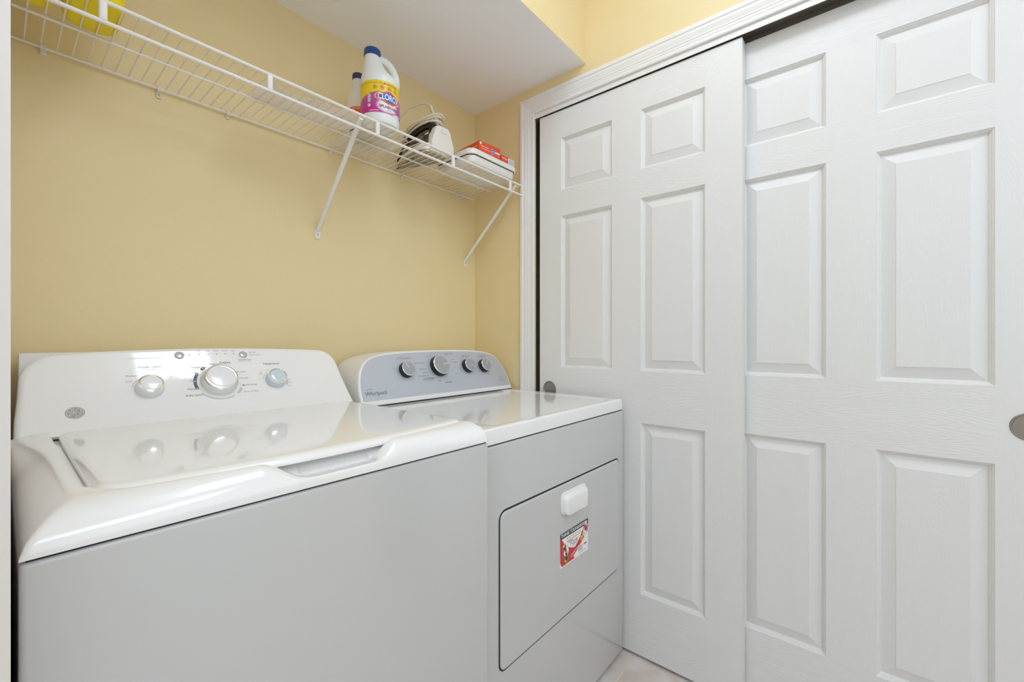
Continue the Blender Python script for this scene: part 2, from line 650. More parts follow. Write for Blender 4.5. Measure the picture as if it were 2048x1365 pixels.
hall = thing('ceiling_light', 'large added fill light panel, unseen behind the camera', 'lamp', (.25, -1.25, ZC))  # added unseen light source, brightens the room from behind the camera
b = nb(); box(b, -.35, .85, -1.7, -.8, ZC - .03, ZC, bev=.004)
obj('lamp_base', b, M['lampbase'], hall)
b = nb(); box(b, -.338, .838, -1.688, -.812, ZC - .075, ZC - .028, bev=.015, seg=3)
obj('diffuser', b, M['fill_panel'], hall)


# ------------------------------------------------------------------ washing machine
WX0, WX1, WY0, WY1 = .0167, .7140, .667, 1.445
washer = thing('washing_machine', 'white top-loading washing machine with three clear knobs, left of the dryer', 'washing machine', (WX0, WY0, 0))

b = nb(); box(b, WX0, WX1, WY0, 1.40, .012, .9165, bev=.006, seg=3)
obj('cabinet', b, M['enamel_shade'], washer)
for fx in (WX0 + .05, WX1 - .05):
    for fy in (WY0 + .06, 1.34):
        b = nb(); lathe(b, [(.02, 0), (.02, .013)], (fx, fy, 0), seg=16)
        obj('leveling_foot', b, M['kblack'], washer)
b = nb(); box(b, WX0 + .005, WX1 - .005, WY0 + .004, 1.22, .912, .924)
obj('seam', b, M['gap'], washer)


def lid_front(x):
    return .7000 + .27 * (x - .365) ** 2


ZT, ZB = .9620, .9205
LID_X0, LID_X1 = .0760, .6980


def scoop(y):
    z = .9335 - .20 * max(0, min(y, .694) - .676)
    return z + (.9465 - z) * sstep(.700, .724, y)


def top_z(x, y):
    h = ZT - ZB
    wl, wr = .046, .014
    wf = lid_front(x) - WY0 - .002
    def pr(d, w_, e):
        t = max(0.0, min(1.0, d / w_))
        return (1 - (1 - t) ** e) ** (1 / e)
    pl = pr(x - WX0, wl, 1.55)
    pl += .8 * (1 - pl) * sstep(1.02, 1.23, y)
    prr = pr(WX1 - x, wr, 2.0)
    pf = pr(y - WY0, wf, 1.85)
    k = .02
    def smin(a, c, k_):
        hh = max(0, min(1, .5 + .5 * (c - a) / k_))
        return c + (a - c) * hh - k_ * hh * (1 - hh)
    v = smin(pl, pf, .05)
    v = min(smin(v, prr, .03), 1.0)
    z = ZB + h * max(0, v)
    # right frame lies a little lower than the lid
    z -= .004 * sstep(LID_X1 - .01, LID_X1 + .004, x) * sstep(WY0 + .05, WY0 + .09, y)
    # hand scoop in the middle of the front
    s = sstep(.252, .322, x) * (1 - sstep(.425, .487, x))
    if s > 0 and y < .80:
        zs = scoop(y)
        z = z * (1 - s) + min(z, zs) * s
    # fillet up to the console
    if y > 1.195:
        z += .004 * ((y - 1.195) / .04) ** 2
    return z


def in_lid(x, y, g):
    """signed inside test for the lid well, with rounded front corners"""
    return LID_X0 - g < x < LID_X1 + g and y > lid_y(x) - g


def lid_y(x):
    y = lid_front(x)
    rc = .045
    if x < LID_X0 + rc:
        t = (LID_X0 + rc - x) / rc
        y += .045 * (1 - math.sqrt(max(0, 1 - min(1, t) ** 2)))
    rc = .02
    if x > LID_X1 - rc:
        t = (x - (LID_X1 - rc)) / rc
        y += .012 * (1 - math.sqrt(max(0, 1 - min(1, t) ** 2)))
    return y


b = nb()
xs = [WX0 + (WX1 - WX0) * i / 150 for i in range(151)]
ts = [0, .02, .05, .09, .14, .2, .27, .35, .44, .54, .65, .77, .88, .96, 1.0]
NY1 = len(ts)
grid = []
for x in xs:
    yl = lid_y(min(max(x, LID_X0), LID_X1))
    row = []
    inside = LID_X0 - .006 < x < LID_X1 + .004
    ys = [WY0 + (yl - .003 - WY0) * t for t in ts]
    ys += [yl + .001] + [yl + .001 + (1.236 - yl) * i / 22 for i in range(1, 23)]
    for j, y in enumerate(ys):
        z = top_z(x, y)
        if inside and j >= NY1:
            z = min(z, .9480)
            s = sstep(.252, .322, x) * (1 - sstep(.425, .487, x))
            if s > 0 and y < .80:
                z = min(z, scoop(y)) * s + z * (1 - s)
        row.append(b.verts.new((x, y, z)))
    grid.append(row)
for i in range(len(grid) - 1):
    for j in range(len(grid[0]) - 1):
        b.faces.new((grid[i][j], grid[i + 1][j], grid[i + 1][j + 1], grid[i][j + 1]))
# skirt
for line in ([g[0] for g in grid], grid[0], grid[-1]):
    low = [b.verts.new((v.co.x, v.co.y, ZB - .0015)) for v in line]
    for k in range(len(line) - 1):
        b.faces.new((line[k], line[k + 1], low[k + 1], low[k]))
obj('top_panel', b, M['enamel'], washer, angle=50)

# lid: a gently crowned slab with rolled edges
b = nb()
LB = 1.2310


def lid_z(x, y, yf):
    def roll(d, wd):
        t = max(0.0, min(1.0, d / wd))
        return 1 - (1 - t) ** 2.6
    e = roll(x - LID_X0 - .003, .016) * roll(LID_X1 - .003 - x, .012) * roll(y - yf, .018) * roll(LB - y, .008)
    return .9555 + .0085 * e


def spread(n_, k=1.0):
    # 0..1, denser at both ends
    return [(.5 - .5 * math.cos(PI * i / n_)) for i in range(n_ + 1)]


grid = []
for t in spread(96):
    x = LID_X0 + .003 + (LID_X1 - LID_X0 - .006) * t
    yf = lid_y(x) + .002
    yb = LB - .012 * max(0, 1 - (x - LID_X0 - .003) / .014) ** 2 - .012 * max(0, 1 - (LID_X1 - .003 - x) / .014) ** 2
    grid.append([b.verts.new((x, yf + (yb - yf) * q, lid_z(x, yf + (yb - yf) * q, yf))) for q in spread(64)])
for i in range(len(grid) - 1):
    for j in range(len(grid[0]) - 1):
        b.faces.new((grid[i][j], grid[i + 1][j], grid[i + 1][j + 1], grid[i][j + 1]))
loop_ = [g[0] for g in grid] + grid[-1][1:] + [g[-1] for g in reversed(grid[:-1])] + list(reversed(grid[0][1:-1]))
low = [b.verts.new((v.co.x, v.co.y, .9510)) for v in loop_]
for k in range(len(loop_)):
    k2 = (k + 1) % len(loop_)
    b.faces.new((loop_[k], loop_[k2], low[k2], low[k]))
b.faces.new(low)
obj('lid', b, M['wplastic'], washer, angle=50)

# console
W0 = Vector((0, 1.232, .960))
WU = Vector((0, .130, .171)).normalized()
WN = Vector((0, -WU.z, WU.y))


def sag(s):
    t = max(0.0, min(1.0, s / .2135))
    return -.0085 * 4 * t * (1 - t)


def wp_flat(x, s, h=0):
    return Vector((x, 0, 0)) + W0 + WU * s + WN * h


def wp(x, s, h=0):
    return wp_flat(x, s, h + sag(s))


def washer_outline(d=0.0):
    x0, x1 = .0205 + d, .7125 - d
    S = .2135 - d
    pts = [(x0, -.004)]
    pts += [(x0 + .002, .05), (x0 + .006, .10)]
    for i in range(9):
        a = R(180 - 90 * i / 8)
        pts.append((x0 + .008 + .062 + .062 * math.cos(a), S - .008 - .062 + .062 * math.sin(a) - .002))
    for i in range(1, 12):
        t = -1 + 2 * i / 12
        pts.append(((x0 + x1) / 2 + t * ((x1 - x0) / 2 - .072), S - .009 * t * t))
    for i in range(9):
        a = R(90 - 90 * i / 8)
        pts.append((x1 - .006 - .052 + .052 * math.cos(a), S - .008 - .052 + .052 * math.sin(a) - .002))
    pts += [(x1 - .003, .10), (x1 - .001, .05), (x1, -.004)]
    return pts


b = nb()
rings = []
for d, h, yb in ((.0135, 0, 0), (.010, 0, 0), (.006, -.0012, 0), (.0025, -.0040, 0), (.0006, -.0080, 0), (0, -.013, 0), (0, -.013, .05), (0, -.013, .090)):
    ring = []
    for x, s in washer_outline(d):
        p = wp_flat(x, s, h)
        if yb:
            p.y = min(p.y + yb, 1.405)
            p.z -= yb * .10
        ring.append(p)
    rings.append(ring)
loft(b, rings)
for k in range(1, 36):
    bmesh.ops.bisect_plane(b, geom=b.verts[:] + b.edges[:] + b.faces[:], plane_co=W0 + WU * (.006 * k), plane_no=WU)
for v in b.verts:
    v.co += WN * sag((v.co - W0).dot(WU))
wcons = obj('console', b, M['wplastic'], washer, angle=40)
b = nb(); box(b, .0300, .5900, 1.37, WY1, .90, 1.119, bev=.004)
obj('rear_housing', b, M['wplastic2'], washer)


def wknob(x, s, r, h, main, cap):
    k = nb()
    lathe(k, [(r * 1.04, 0), (r * 1.06, .003), (r * 1.03, .006), (r * .99, h * .62), (r * .95, h * .80)], wp(x, s), WN, 48, mi=0)
    o = obj('knob', k, main, washer)
    k = nb()
    lathe(k, [(r * .96, h * .78), (r * .965, h * .84), (r * .90, h * .97), (r * .80, h), (r * .78, h * .99)], wp(x, s), WN, 48)
    obj('knob_ring', k, M['chrome'], o)
    k = nb()
    lathe(k, [(r * .79, h * .95), (r * .78, h * 1.0), (r * .70, h * 1.03), (r * .4, h * 1.045), (.001, h * 1.05)], wp(x, s), WN, 48)
    obj('knob_cap', k, cap, o)
    return o


wknob(.2310, .0995, .0255, .024, M['kclear'], M['kwhite'])
wknob(.3720, .1050, .0400, .028, M['kclear'], M['kwhite'])
wknob(.5085, .1010, .0255, .024, M['kblue'], M['kblue'])
b = nb()
lathe(b, [(.0475, 0), (.0475, .0012), (.0455, .0022), (.041, .0024)], wp(.3722, .1050), WN, 48)
obj('dial_ring', b, M['wplastic2'], washer)
for x, s in ((.2982, .1895), (.4418, .1875)):
    b = nb()
    lathe(b, [(.0100, 0), (.0100, .0018), (.0085, .0030), (.0080, .0030), (.0076, .0024), (.004, .0030), (.0005, .0031)], wp(x, s), WN, 32)
    obj('push_button', b, M['btn'], washer)

# printing on the washer console
ink = Ink()


for x, t in ((.3403, 'Fill'), (.3600, 'Soak'), (.3791, 'Wash'), (.3987, 'Rinse'), (.4188, 'Spin')):
    ink.text(t, x, .2005, .0036, 'inkgrey').ell(x, .1910, .0013, .0013, 'inkdark')
ink.stroke([(.309, .1902), (.318, .1902)], .0006, 'inkgrey').ell(.3198, .1902, .0014, .0014, 'inkdark')
for x in (.345, .3645, .384, .4035):
    ink.stroke([(x, .191), (x + .010, .191)], .0004, 'inklight')
ink.ell(.4600, .1948, .0014, .0014, 'inkdark').text('Pause', .4632, .1948, .0036, 'inkgrey', align='LEFT')
ink.ell(.4602, .1866, .0014, .0014, 'inkdark').text('Lid Locked', .4632, .1866, .0034, 'inkgrey', align='LEFT')
ink.text('Start/Pause', .4435, .1710, .0050, 'inkgrey', bold=.015).stroke([(.426, .1650), (.461, .1650)], .0008, 'inklight')
ink.text('Colors', .3945, .1640, .0062, 'inkdark', bold=.02)
ink.text('Medium', .3690, .1605, .0048, 'inkgrey')
ink.text('DeepClean', .3352, .1525, .0052, 'inkgrey', bold=.015)
ink.text('Light', .3250, .1370, .0048, 'inkgrey')
ink.text('Medium', .3200, .1135, .0044, 'inkgrey')
ink.text('Heavy', .3105, .0895, .0050, 'inkdark')
ink.text('Bulky Items', .3130, .0705, .0050, 'inkdark')
ink.text('Delicates', .4255, .1337, .0046, 'inkgrey')
ink.text('Casuals', .4305, .1133, .0048, 'inkgrey')
ink.text('Speed Wash', .4410, .0905, .0048, 'inkgrey')
ink.text('Drain & Spin', .4400, .0695, .0048, 'inkgrey')
ink.text('Temperature', .5085, .1555, .0058, 'inkdark', bold=.012)
ink.text('Tap\nCold', .4745, .1255, .0032, 'inkgrey').text('Cool', .4950, .1345, .0030, 'inkgrey')
for t, x, s in (('Colors', .5440, .0995), ('Warm', .5440, .0885), ('Hot', .5400, .0785)):
    ink.text(t, x, s, .0034, 'inkgrey')
ink.text('Water Level', .2370, .1590, .0062, 'inkblue').stroke([(.222, .1520), (.252, .1520)], .0006, 'inklight')
ink.text('Medium', .2020, .1360, .0046, 'inkgrey').text('Low', .1960, .1215, .0046, 'inkgrey')
ink.text('High', .2720, .1290, .0044, 'inklight')
ink.stroke([(.195, .1830), (.262, .1830)], .0009, 'inklight')
# dark arc with white dots on the left of the dial
ink.arc(.3722, .1050, .0520, 145, 200, .0068, 'inknavy').arc(.3722, .1050, .0520, 120, 131, .0068, 'inknavy')
for a in (125, 149, 173, 197):
    ink.ell(.3722 + .052 * math.cos(R(a)), .1050 + .052 * math.sin(R(a)), .0015, .0015, 'white', 1, 12)
ink.arc(.3722, .1050, .0520, 215, 300, .0035, 'inklight').arc(.3722, .1050, .0520, 312, 335, .0060, 'inklight')
ink.arc(.4245, .0905, .0022, 0, 360, .0011, 'inkdark')
ink.arc(.2310, .0995, .031, 95, 165, .0012, 'inklight').arc(.5085, .1010, .031, 130, 170, .0012, 'inklight')
ink.arc(.5085, .1010, .031, -40, -5, .0045, 'inklight')
ink.build(None, lambda x, y, l: wp(x, y, .0003 + .0002 * l), wcons)
# round monogram badge
ink = Ink()
ec, er = (.1055, .0500), .0152
ink.ell(ec[0], ec[1], er, er, 'emblemline').ell(ec[0], ec[1], er * .965, er * .965, 'emblem', 1).arc(ec[0], ec[1], er * .84, 0, 360, .0012, 'emblemline', 2)
for a in (20, 110, 200, 290):
    ink.arc(ec[0] + er * .80 * math.cos(R(a)), ec[1] + er * .80 * math.sin(R(a)), er * .20, a + 60, a + 250, .0011, 'emblemline', 2)
def mono(pts, wd=.0012):
    # smooth script stroke through unit-circle points
    P = [Vector((ec[0] + x * er, ec[1] + y * er)) for x, y in pts]
    res = []
    for i in range(len(P) - 1):
        p0, p1, p2, p3 = P[max(i - 1, 0)], P[i], P[i + 1], P[min(i + 2, len(P) - 1)]
        for k in range(6):
            t = k / 6
            res.append(.5 * ((2 * p1) + (p2 - p0) * t + (2 * p0 - 5 * p1 + 4 * p2 - p3) * t * t + (3 * p1 - p0 - 3 * p2 + p3) * t ** 3))
    res.append(P[-1])
    ink.stroke([(p.x, p.y) for p in res], wd, 'emblemline', 3)
mono([(-.55, .10), (-.42, .18), (-.30, .30), (-.28, .50), (-.14, .52), (-.08, .28), (-.12, .0), (-.22, -.35), (-.40, -.48), (-.52, -.38), (-.42, -.18), (-.16, -.06), (.02, .05)])
mono([(-.60, .30), (-.50, .08), (-.30, .05), (-.12, .18)])
mono([(.38, .50), (.25, .58), (.10, .44), (.14, .24), (.30, .18), (.10, .10), (.02, -.15), (.12, -.38), (.34, -.44), (.52, -.28), (.52, -.08), (.38, -.02), (.28, -.14)])
ink.build('emblem', lambda x, y, l: wp(x, y, .0003 + .0002 * l), washer)
# two light marks on the cabinet front
washer.rotation_euler = (0, 0, -.0055)

# ------------------------------------------------------------------ dryer
DX0, DX1, DY0, DY1 = .7300, 1.4730, .6995, 1.445
dryer = thing('clothes_dryer', 'white front-loading clothes dryer with grey control panel, beside the sliding door', 'clothes dryer', (DX0, DY0, 0))
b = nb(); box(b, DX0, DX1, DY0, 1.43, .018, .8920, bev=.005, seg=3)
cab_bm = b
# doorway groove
cab = obj('cabinet', b, M['enamel_shade'], dryer)
for fx in (DX0 + .05, DX1 - .05):
    for fy in (DY0 + .06, 1.37):
        b = nb(); lathe(b, [(.018, 0), (.018, .02)], (fx, fy, 0), seg=16)
        obj('leveling_foot', b, M['kblack'], dryer)
b = nb(); box(b, DX0 + .004, DX1 - .004, DY0 + .004, 1.40, .890, .8985)
obj('seam', b, M['gap'], dryer)
# top with a shallow dished field
b = nb()
def ring_at(d, z, r):
    return [(x, y, z) for x, y in rrect(DX0 + d, DX1 - d, DY0 + d - .0005, 1.43 - d, r)]
loft(b, [ring_at(.002, .8950, .008), ring_at(0, .8965, .010), ring_at(0, .9270, .010), ring_at(.0012, .9315, .010), ring_at(.004, .9342, .010),
         ring_at(.009, .9350, .010)], cap1=False)
def field(d, z, r):
    return [(x, y, z) for x, y in rrect(DX0 + d, DX1 - d, DY0 + .012 + d * .2, 1.245 - d * .4, r)]
edge = ring_at(.009, .9350, .010)
loft(b, [edge, field(.045, .9350, .05), field(.052, .9344, .05), field(.066, .9318, .045), field(.074, .9315, .04), field(.077, .9315, .04)], cap0=False)
bmesh.ops.remove_doubles(b, verts=b.verts[:], dist=1e-6)
obj('top_panel', b, M['enamel'], dryer, angle=30)
# door: dark gap, then the door skin
b = nb()
A = (.7905, 1.4360, .3310, .7260)
def dring(d, y, r):
    return [(x, y, z) for x, z in rrect(A[0] + d, A[1] - d, A[2] + d, A[3] - d, r, 8)]
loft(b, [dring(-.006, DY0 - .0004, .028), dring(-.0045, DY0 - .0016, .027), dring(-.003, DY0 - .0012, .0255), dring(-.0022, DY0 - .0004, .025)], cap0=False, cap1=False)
obj('door_surround', b, M['enamel_shade'], dryer)
b = nb()
loft(b, [dring(-.0024, DY0 - .0002, .0252), dring(.003, DY0 - .0002, .020)], cap0=False)
obj('door_gap', b, M['gap'], dryer)
b = nb()
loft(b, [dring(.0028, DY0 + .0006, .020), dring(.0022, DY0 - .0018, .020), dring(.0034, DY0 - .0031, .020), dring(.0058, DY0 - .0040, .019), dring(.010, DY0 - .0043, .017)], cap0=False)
door = obj('door', b, M['enamel_shade'], dryer)
DF = DY0 - .0043
# handle: moulded hood with a hollow beneath
b = nb()
hx0, hx1, hz0, hz1 = 1.0540, 1.1960, .6360, .7010
def hring(d, y, zlo):
    pts = []
    for x, z in rrect(hx0 + d, hx1 - d, zlo, hz1 - d, .018, 6):
        pts.append((x, y, z))
    return pts
loft(b, [hring(0, DF + .0005, hz0), hring(0, DF - .004, hz0), hring(.002, DF - .0055, hz0 + .0005)], cap0=False, cap1=False)
def hood(d, y, zl, r):
    return [(x, y, z) for x, z in rrect(hx0 + .005 + d, hx1 - .005 - d, zl, hz1 - .006 - d, r, 6)]
loft(b, [hring(.002, DF - .0055, hz0 + .0005), hood(0, DF - .0055, hz0 + .001, .016), hood(.001, DF - .010, hz0 + .0005, .015), hood(.005, DF - .016, hz0, .012),
         hood(.012, DF - .0195, hz0 + .001, .010)], cap0=False)
obj('door_handle', b, M['wplastic2'], door)
# scooped hollow under the handle
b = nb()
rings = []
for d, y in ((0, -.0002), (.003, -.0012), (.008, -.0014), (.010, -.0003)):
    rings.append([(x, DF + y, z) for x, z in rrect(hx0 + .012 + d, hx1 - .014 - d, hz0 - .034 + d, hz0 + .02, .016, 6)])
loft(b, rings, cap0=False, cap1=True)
obj('handle_recess', b, M['enamel_shade'], door)

# console
D0 = Vector((0, 1.225, .9355))
DU = Vector((0, .075, .167)).normalized()
DN = Vector((0, -DU.z, DU.y))


def dp(x, s, h=0):
    return Vector((x, 0, 0)) + D0 + DU * s + DN * h


ARC = [(1.0, .018), (.998, .045), (.990, .072), (.978, .092), (.962, .109), (.940, .126), (.910, .142), (.868, .1555), (.82, .164), (.76, .1705),
       (.67, .1760), (.55, .1795), (.40, .1822), (.20, .1838), (0, .1842)]
DC = 1.1057


def darc(e, low):
    """closed outline grown by e, bottom at s = low"""
    half = .358 + e
    pts = [(-half, low)]
    for t, s in ARC:
        nx = t ** 3
        pts.append((-(t * .358 + e * (nx * .9 + .1 * t)), s + e * (1 - nx * nx) if s > .03 else max(low + .002, s)))
    pts += [(-x, s) for x, s in reversed(pts[:-1])]
    return [(DC + x, s) for x, s in pts]


b = nb()
rings = []
for e, h, yb in ((.0005, .0002, 0), (.004, .0002, 0), (.0068, -.0012, 0), (.0085, -.004, 0), (.0090, -.008, 0)):
    rings.append([dp(x, s, h) for x, s in darc(e, .001)])
def back(ring, dy, dz=0):
    return [Vector((p.x, min(p.y + dy, 1.442), p.z + dz)) for p in ring]
base = rings[-1]
rings += [back(base, .022), ]
loft(b, rings, cap0=False, cap1=True)
f = b.faces.new([b.verts.new(p) for p in rings[0]])
obj('console', b, M['wplastic2'], dryer, angle=35)
b = nb()
loft(b, [back([dp(x, s, -.008) for x, s in darc(.0075, .001)], .0215), back([dp(x, s, -.008) for x, s in darc(.0075, .001)], .0245)], cap0=False, cap1=False)
obj('console_seam', b, M['gap'], dryer)
b = nb()
r0 = back([dp(x, s, -.008) for x, s in darc(.0090, .001)], .0235)
r1 = back([dp(x, s, -.008) for x, s in darc(.0080, .001)], .10)
r2 = [Vector((DC + (p.x - DC) * .985, 1.440, .935 + (p.z - .935) * .97)) for p in r1]
loft(b, [r0, r1, r2])
obj('rear_housing', b, M['wplastic2'], dryer, angle=40)
b = nb()
f = [dp(x, s, .0012) for x, s in darc(0, .018)]
loft(b, [[dp(x, s, -.0005) for x, s in darc(0, .018)], f], cap0=False)
panel = obj('control_panel', b, M['silver'], dryer, angle=30)
b = nb(); box(b, .75, 1.462, 1.2195, 1.24, .9340, .9372)
obj('console_gap', b, M['gap'], dryer)


def dknob(x, s, r, h, ang):
    k = nb()
    lathe(k, [(r * 1.05, .001), (r * 1.06, .004), (r * 1.0, h * .90), (r * .99, h * .93)], dp(x, s), DN, 40)
    o = obj('knob', k, M['kblack'], dryer)
    k = nb()
    lathe(k, [(r * 1.0, h * .90), (r * 1.0, h * .97), (r * .97, h), (r * .92, h), (r * .91, h * .98)], dp(x, s), DN, 40)
    obj('knob_ring', k, M['chrome'], o)
    k = nb()
    lathe(k, [(r * .925, h * .94), (r * .92, h * .985), (.0005, h * .985)], dp(x, s), DN, 40)
    kc = obj('knob_cap', k, M['kgrey'], o)
    a = R(ang)
    Ink().stroke([(x + r * .1 * math.cos(a), s + r * .1 * math.sin(a)), (x + r * .9 * math.cos(a), s + r * .9 * math.sin(a))], .0022, 'white') \
        .build(None, lambda px, py, l: dp(px, py, h * .985 + .0004), kc)
    return o


dknob(.9374, .1150, .0275, .023, 112)
dknob(1.0910, .1225, .0385, .024, 8)
dknob(1.2413, .1165, .0275, .023, -30)
dknob(1.3343, .1125, .0275, .023, 62)

ink = Ink()

ink.text('Whirlpool', .7995, .0420, .0135, 'inkdark', sx=1.0, bold=-.004)
ink.arc(.8120, .0390, .0170, 195, 320, .0008, 'inklight', ry=.0140).arc(.8130, .0400, .0180, 30, 120, .0008, 'inklight', ry=.0200)
ink.arc(.7790, .0500, .018, 60, 150, .0018, 'inkgrey', ry=.0070)
ink.text('WRINKLE SHIELD', .9420, .1610, .0055, 'inkgrey', bold=.01)
ink.text('OFF', .8915, .1230, .0050, 'inkgrey')
ink.text('TIMED DRY', 1.1560, .1725, .0058, 'inkgrey', bold=.01)
ink.text('TEMPERATURE', 1.2470, .1610, .0056, 'inkgrey', bold=.01)
ink.text('CYCLE SIGNAL', 1.3430, .1570, .0056, 'inkgrey', bold=.01)
ink.text('ACCUDRY', 1.0300, .0760, .0082, 'inkdark').stroke([(1.008, .0690), (1.050, .0690)], .0010, 'inkgrey')
ink.text('AIR DRY', 1.1180, .0560, .0062, 'inkdark')
ink.text('OFF', 1.0760, .0640, .0055, 'inkdark')
ink.text('HE', 1.4190, .0540, .0060, 'inkdark').stroke([(1.407, .0440), (1.443, .0440)], .0022, 'inkgrey')
for x, s, wdt in ((1.005, .1400, .045), (1.013, .1160, .036), (1.020, .1010, .028), (1.008, .0890, .05), (1.030, .0800, .03), (1.175, .1480, .024), (1.180, .1360, .030),
                  (1.052, .1650, .010), (1.070, .1730, .008), (1.170, .1120, .008), (1.172, .0880, .010), (1.2080, .112, .005), (1.298, .112, .005)):
    ink.stroke([(x - wdt / 2, s), (x + wdt / 2, s)], .0022, 'inkgrey')
for a in (100, 118, 135, 155, 176, 196, 214, 232, 300, 318, 335, 352):
    ink.ell(1.0900 + .0455 * math.cos(R(a)), .1190 + .0455 * math.sin(R(a)), .0014, .0014, 'inklight', 0, 10)
for x, s in ((1.095, .064), (1.105, .0655), (1.115, .067), (1.125, .0690), (1.135, .072)):
    ink.ell(x, s, .0012, .0012, 'inkgrey', 0, 10)
ink.arc(1.0900, .1190, .0455, 0, 360, .0009, 'inklight')
ink.build(None, lambda x, y, l: dp(x, y, .0016), panel)

# ------------------------------------------------------------------ advert magnet on the dryer door
mag = thing('advert_magnet', 'red and white advertising magnet with black header on the dryer door', 'magnet', (1.05, DF, .53))
MX0, MX1, MZ0, MZ1 = 1.0510, 1.2105, .4835, .5830
MW, MH = MX1 - MX0, MZ1 - MZ0
b = nb()
loft(b, [[(x, DF - .0001, z) for x, z in rrect(MX0, MX1, MZ0, MZ1, .003, 4)], [(x, DF - .0008, z) for x, z in rrect(MX0, MX1, MZ0, MZ1, .003, 4)]])
card = obj('card', b, M['white'], mag)
ink = Ink()
ink.poly([(0, .98), (.0, .18), (.05, .03), (.52, .03), (.45, .10), (.98, .60), (1.0, .98)], 'crimson')
ink.poly([(.05, .83), (.14, .66), (.26, .50), (.40, .40), (.50, .36), (.60, .44), (.72, .60), (.80, .74), (.84, .83)], 'white', 1)
ink.rect(0, 1, .83, 1.0, 'sblack', 1)
ink.text('THANK YOU', .27, .915, .105, 'white', 2, bold=.02, sx=.56)
for y in (.94, .89):
    for k in range(9):
        x = .52 + k * .05
        ink.rect(x, x + .032 + .01 * (k % 2), y - .016, y + .016, 'white', 2)
for k in range(7):
    ink.rect(.22 + k * .073, .27 + k * .073, .735 + .004 * (k % 3), .785, 'gold', 2)
for k in range(10):
    ink.rect(.22 + k * .055, .26 + k * .055, .675, .700, 'inkgrey', 2)
ink.rect(.24, .42, .635, .655, 'crimson', 2)
ink.text('YOUR', .46, .555, .125, 'sblack', 2, sx=.60)
ink.rect(.42, .62, .47, .485, 'crimson', 2).rect(.36, .58, .425, .435, 'inkgrey', 2)
ink.ell(.13, .56, .065, .10, 'brown', 2).ell(.12, .60, .035, .05, 'gold', 3).ell(.145, .52, .03, .05, 'sblack', 3)
ink.ell(.20, .40, .085, .14, 'white', 2).ell(.18, .45, .035, .06, 'brown', 3).ell(.22, .36, .04, .06, 'gold', 3).ell(.20, .33, .03, .04, 'sblack', 3)
ink.ell(.20, .18, .075, .11, 'green', 2).ell(.21, .19, .035, .055, 'sblack', 3).ell(.18, .14, .025, .04, 'lyellow', 3)
ink.ell(.91, .85, .045, .10, 'white', 3).ell(.90, .80, .025, .05, 'sblack', 4).ell(.92, .88, .02, .04, 'gold', 4)
ink.ell(.87, .62, .065, .14, 'white', 3).ell(.89, .70, .03, .05, 'sblack', 4).ell(.86, .58, .03, .06, 'gold', 4)
ink.ell(.745, .50, .045, .075, 'lyellow', 3).ell(.735, .49, .022, .04, 'brown', 4).ell(.79, .58, .02, .04, 'inkblue', 4)
ink.stroke([(.36, .18), (.66, .33)], .018, 'white', 2).stroke([(.36, .13), (.52, .20)], .010, 'white', 2)
ink.rect(.62, .78, .13, .30, 'inklight', 1).rect(.84, .94, .24, .29, 'brown', 1).rect(.66, .90, .07, .085, 'inkgrey', 1)
ink.build(None, lambda x, y, l: Vector((MX0 + x * MW, DF - .0010 - .00012 * l, MZ0 + y * MH)), card)

# ------------------------------------------------------------------ wire shelf
SZ = 1.8190           # rail centre
SY0 = 1.1700          # front
SXL, SXR = .0120, 1.4800
shelf = thing('wire_shelf', 'white vinyl-coated wire shelf on the back wall above washer and dryer', 'wire shelf', (.75, YB, SZ))
b = nb(); tube(b, [(SXL, SY0, SZ), (SXR - .004, SY0, SZ)], .0042, 10)
obj('front_rail', b, M['wire'], shelf)
b = nb(); tube(b, [(SXL, SY0, SZ - .0410), (SXR - .004, SY0, SZ - .0410)], .0042, 10)
obj('lip_rail', b, M['wire'], shelf)
b = nb(); tube(b, [(SXL, 1.4600, SZ - .0015), (SXR - .014, 1.4600, SZ - .0015)], .0030, 8)
obj('back_rail', b, M['wire'], shelf)
b = nb(); tube(b, [(SXL, 1.3200, SZ - .0010), (SXR - .045, 1.3200, SZ - .0010)], .0030, 8)
obj('middle_rail', b, M['wire'], shelf)
nw = 58
for i in range(nw):
    x = .0190 + i * .02540
    b = nb(); tube(b, [(x, SY0 - .0035, SZ + .0005), (x, SY0 - .001, SZ + .0035), (x, SY0 + .003, SZ + .0044), (x, 1.4615, SZ + .0040)], .0016, 6)
    obj('deck_wire', b, M['wire'], shelf)
for x in (.1395, .4480, .7575, 1.0700, 1.3920):
    b = nb()
    box(b, x - .0066, x + .0066, SY0 - .0052, SY0 + .0052, SZ - .0400, SZ - .001, bev=.0035, seg=3)
    obj('lip_strut', b, M['wire'], shelf)
for xw, xt in ((.7155, .7030), (1.4205, 1.4330)):
    b = nb()
    tube(b, [(xw, 1.4640, 1.5270), (xw, 1.4590, 1.5330), (xw + (xt - xw) * .5, 1.316, 1.672), (xt, 1.1780, 1.8070), (xt, 1.1725, 1.8095)], .0068, 12, flat=(1.15, .8))
    br = obj('support_brace', b, M['wire'], shelf)
    b = nb(); box(b, xw - .0095, xw + .0095, 1.4665, 1.4700, 1.4965, 1.5330, bev=.0015)
    tube(b, [(xw, 1.468, 1.529), (xw, 1.461, 1.531)], .0066, 10)
    pl = obj('wall_plate', b, M['wire'], br)
    b = nb(); lathe(b, [(.0032, 0), (.0032, .0008), (.0015, .0016), (.0003, .0017)], (xw, 1.4665, 1.5120), (0, -1, 0), 14)
    obj('screw', b, M['screw'], br)
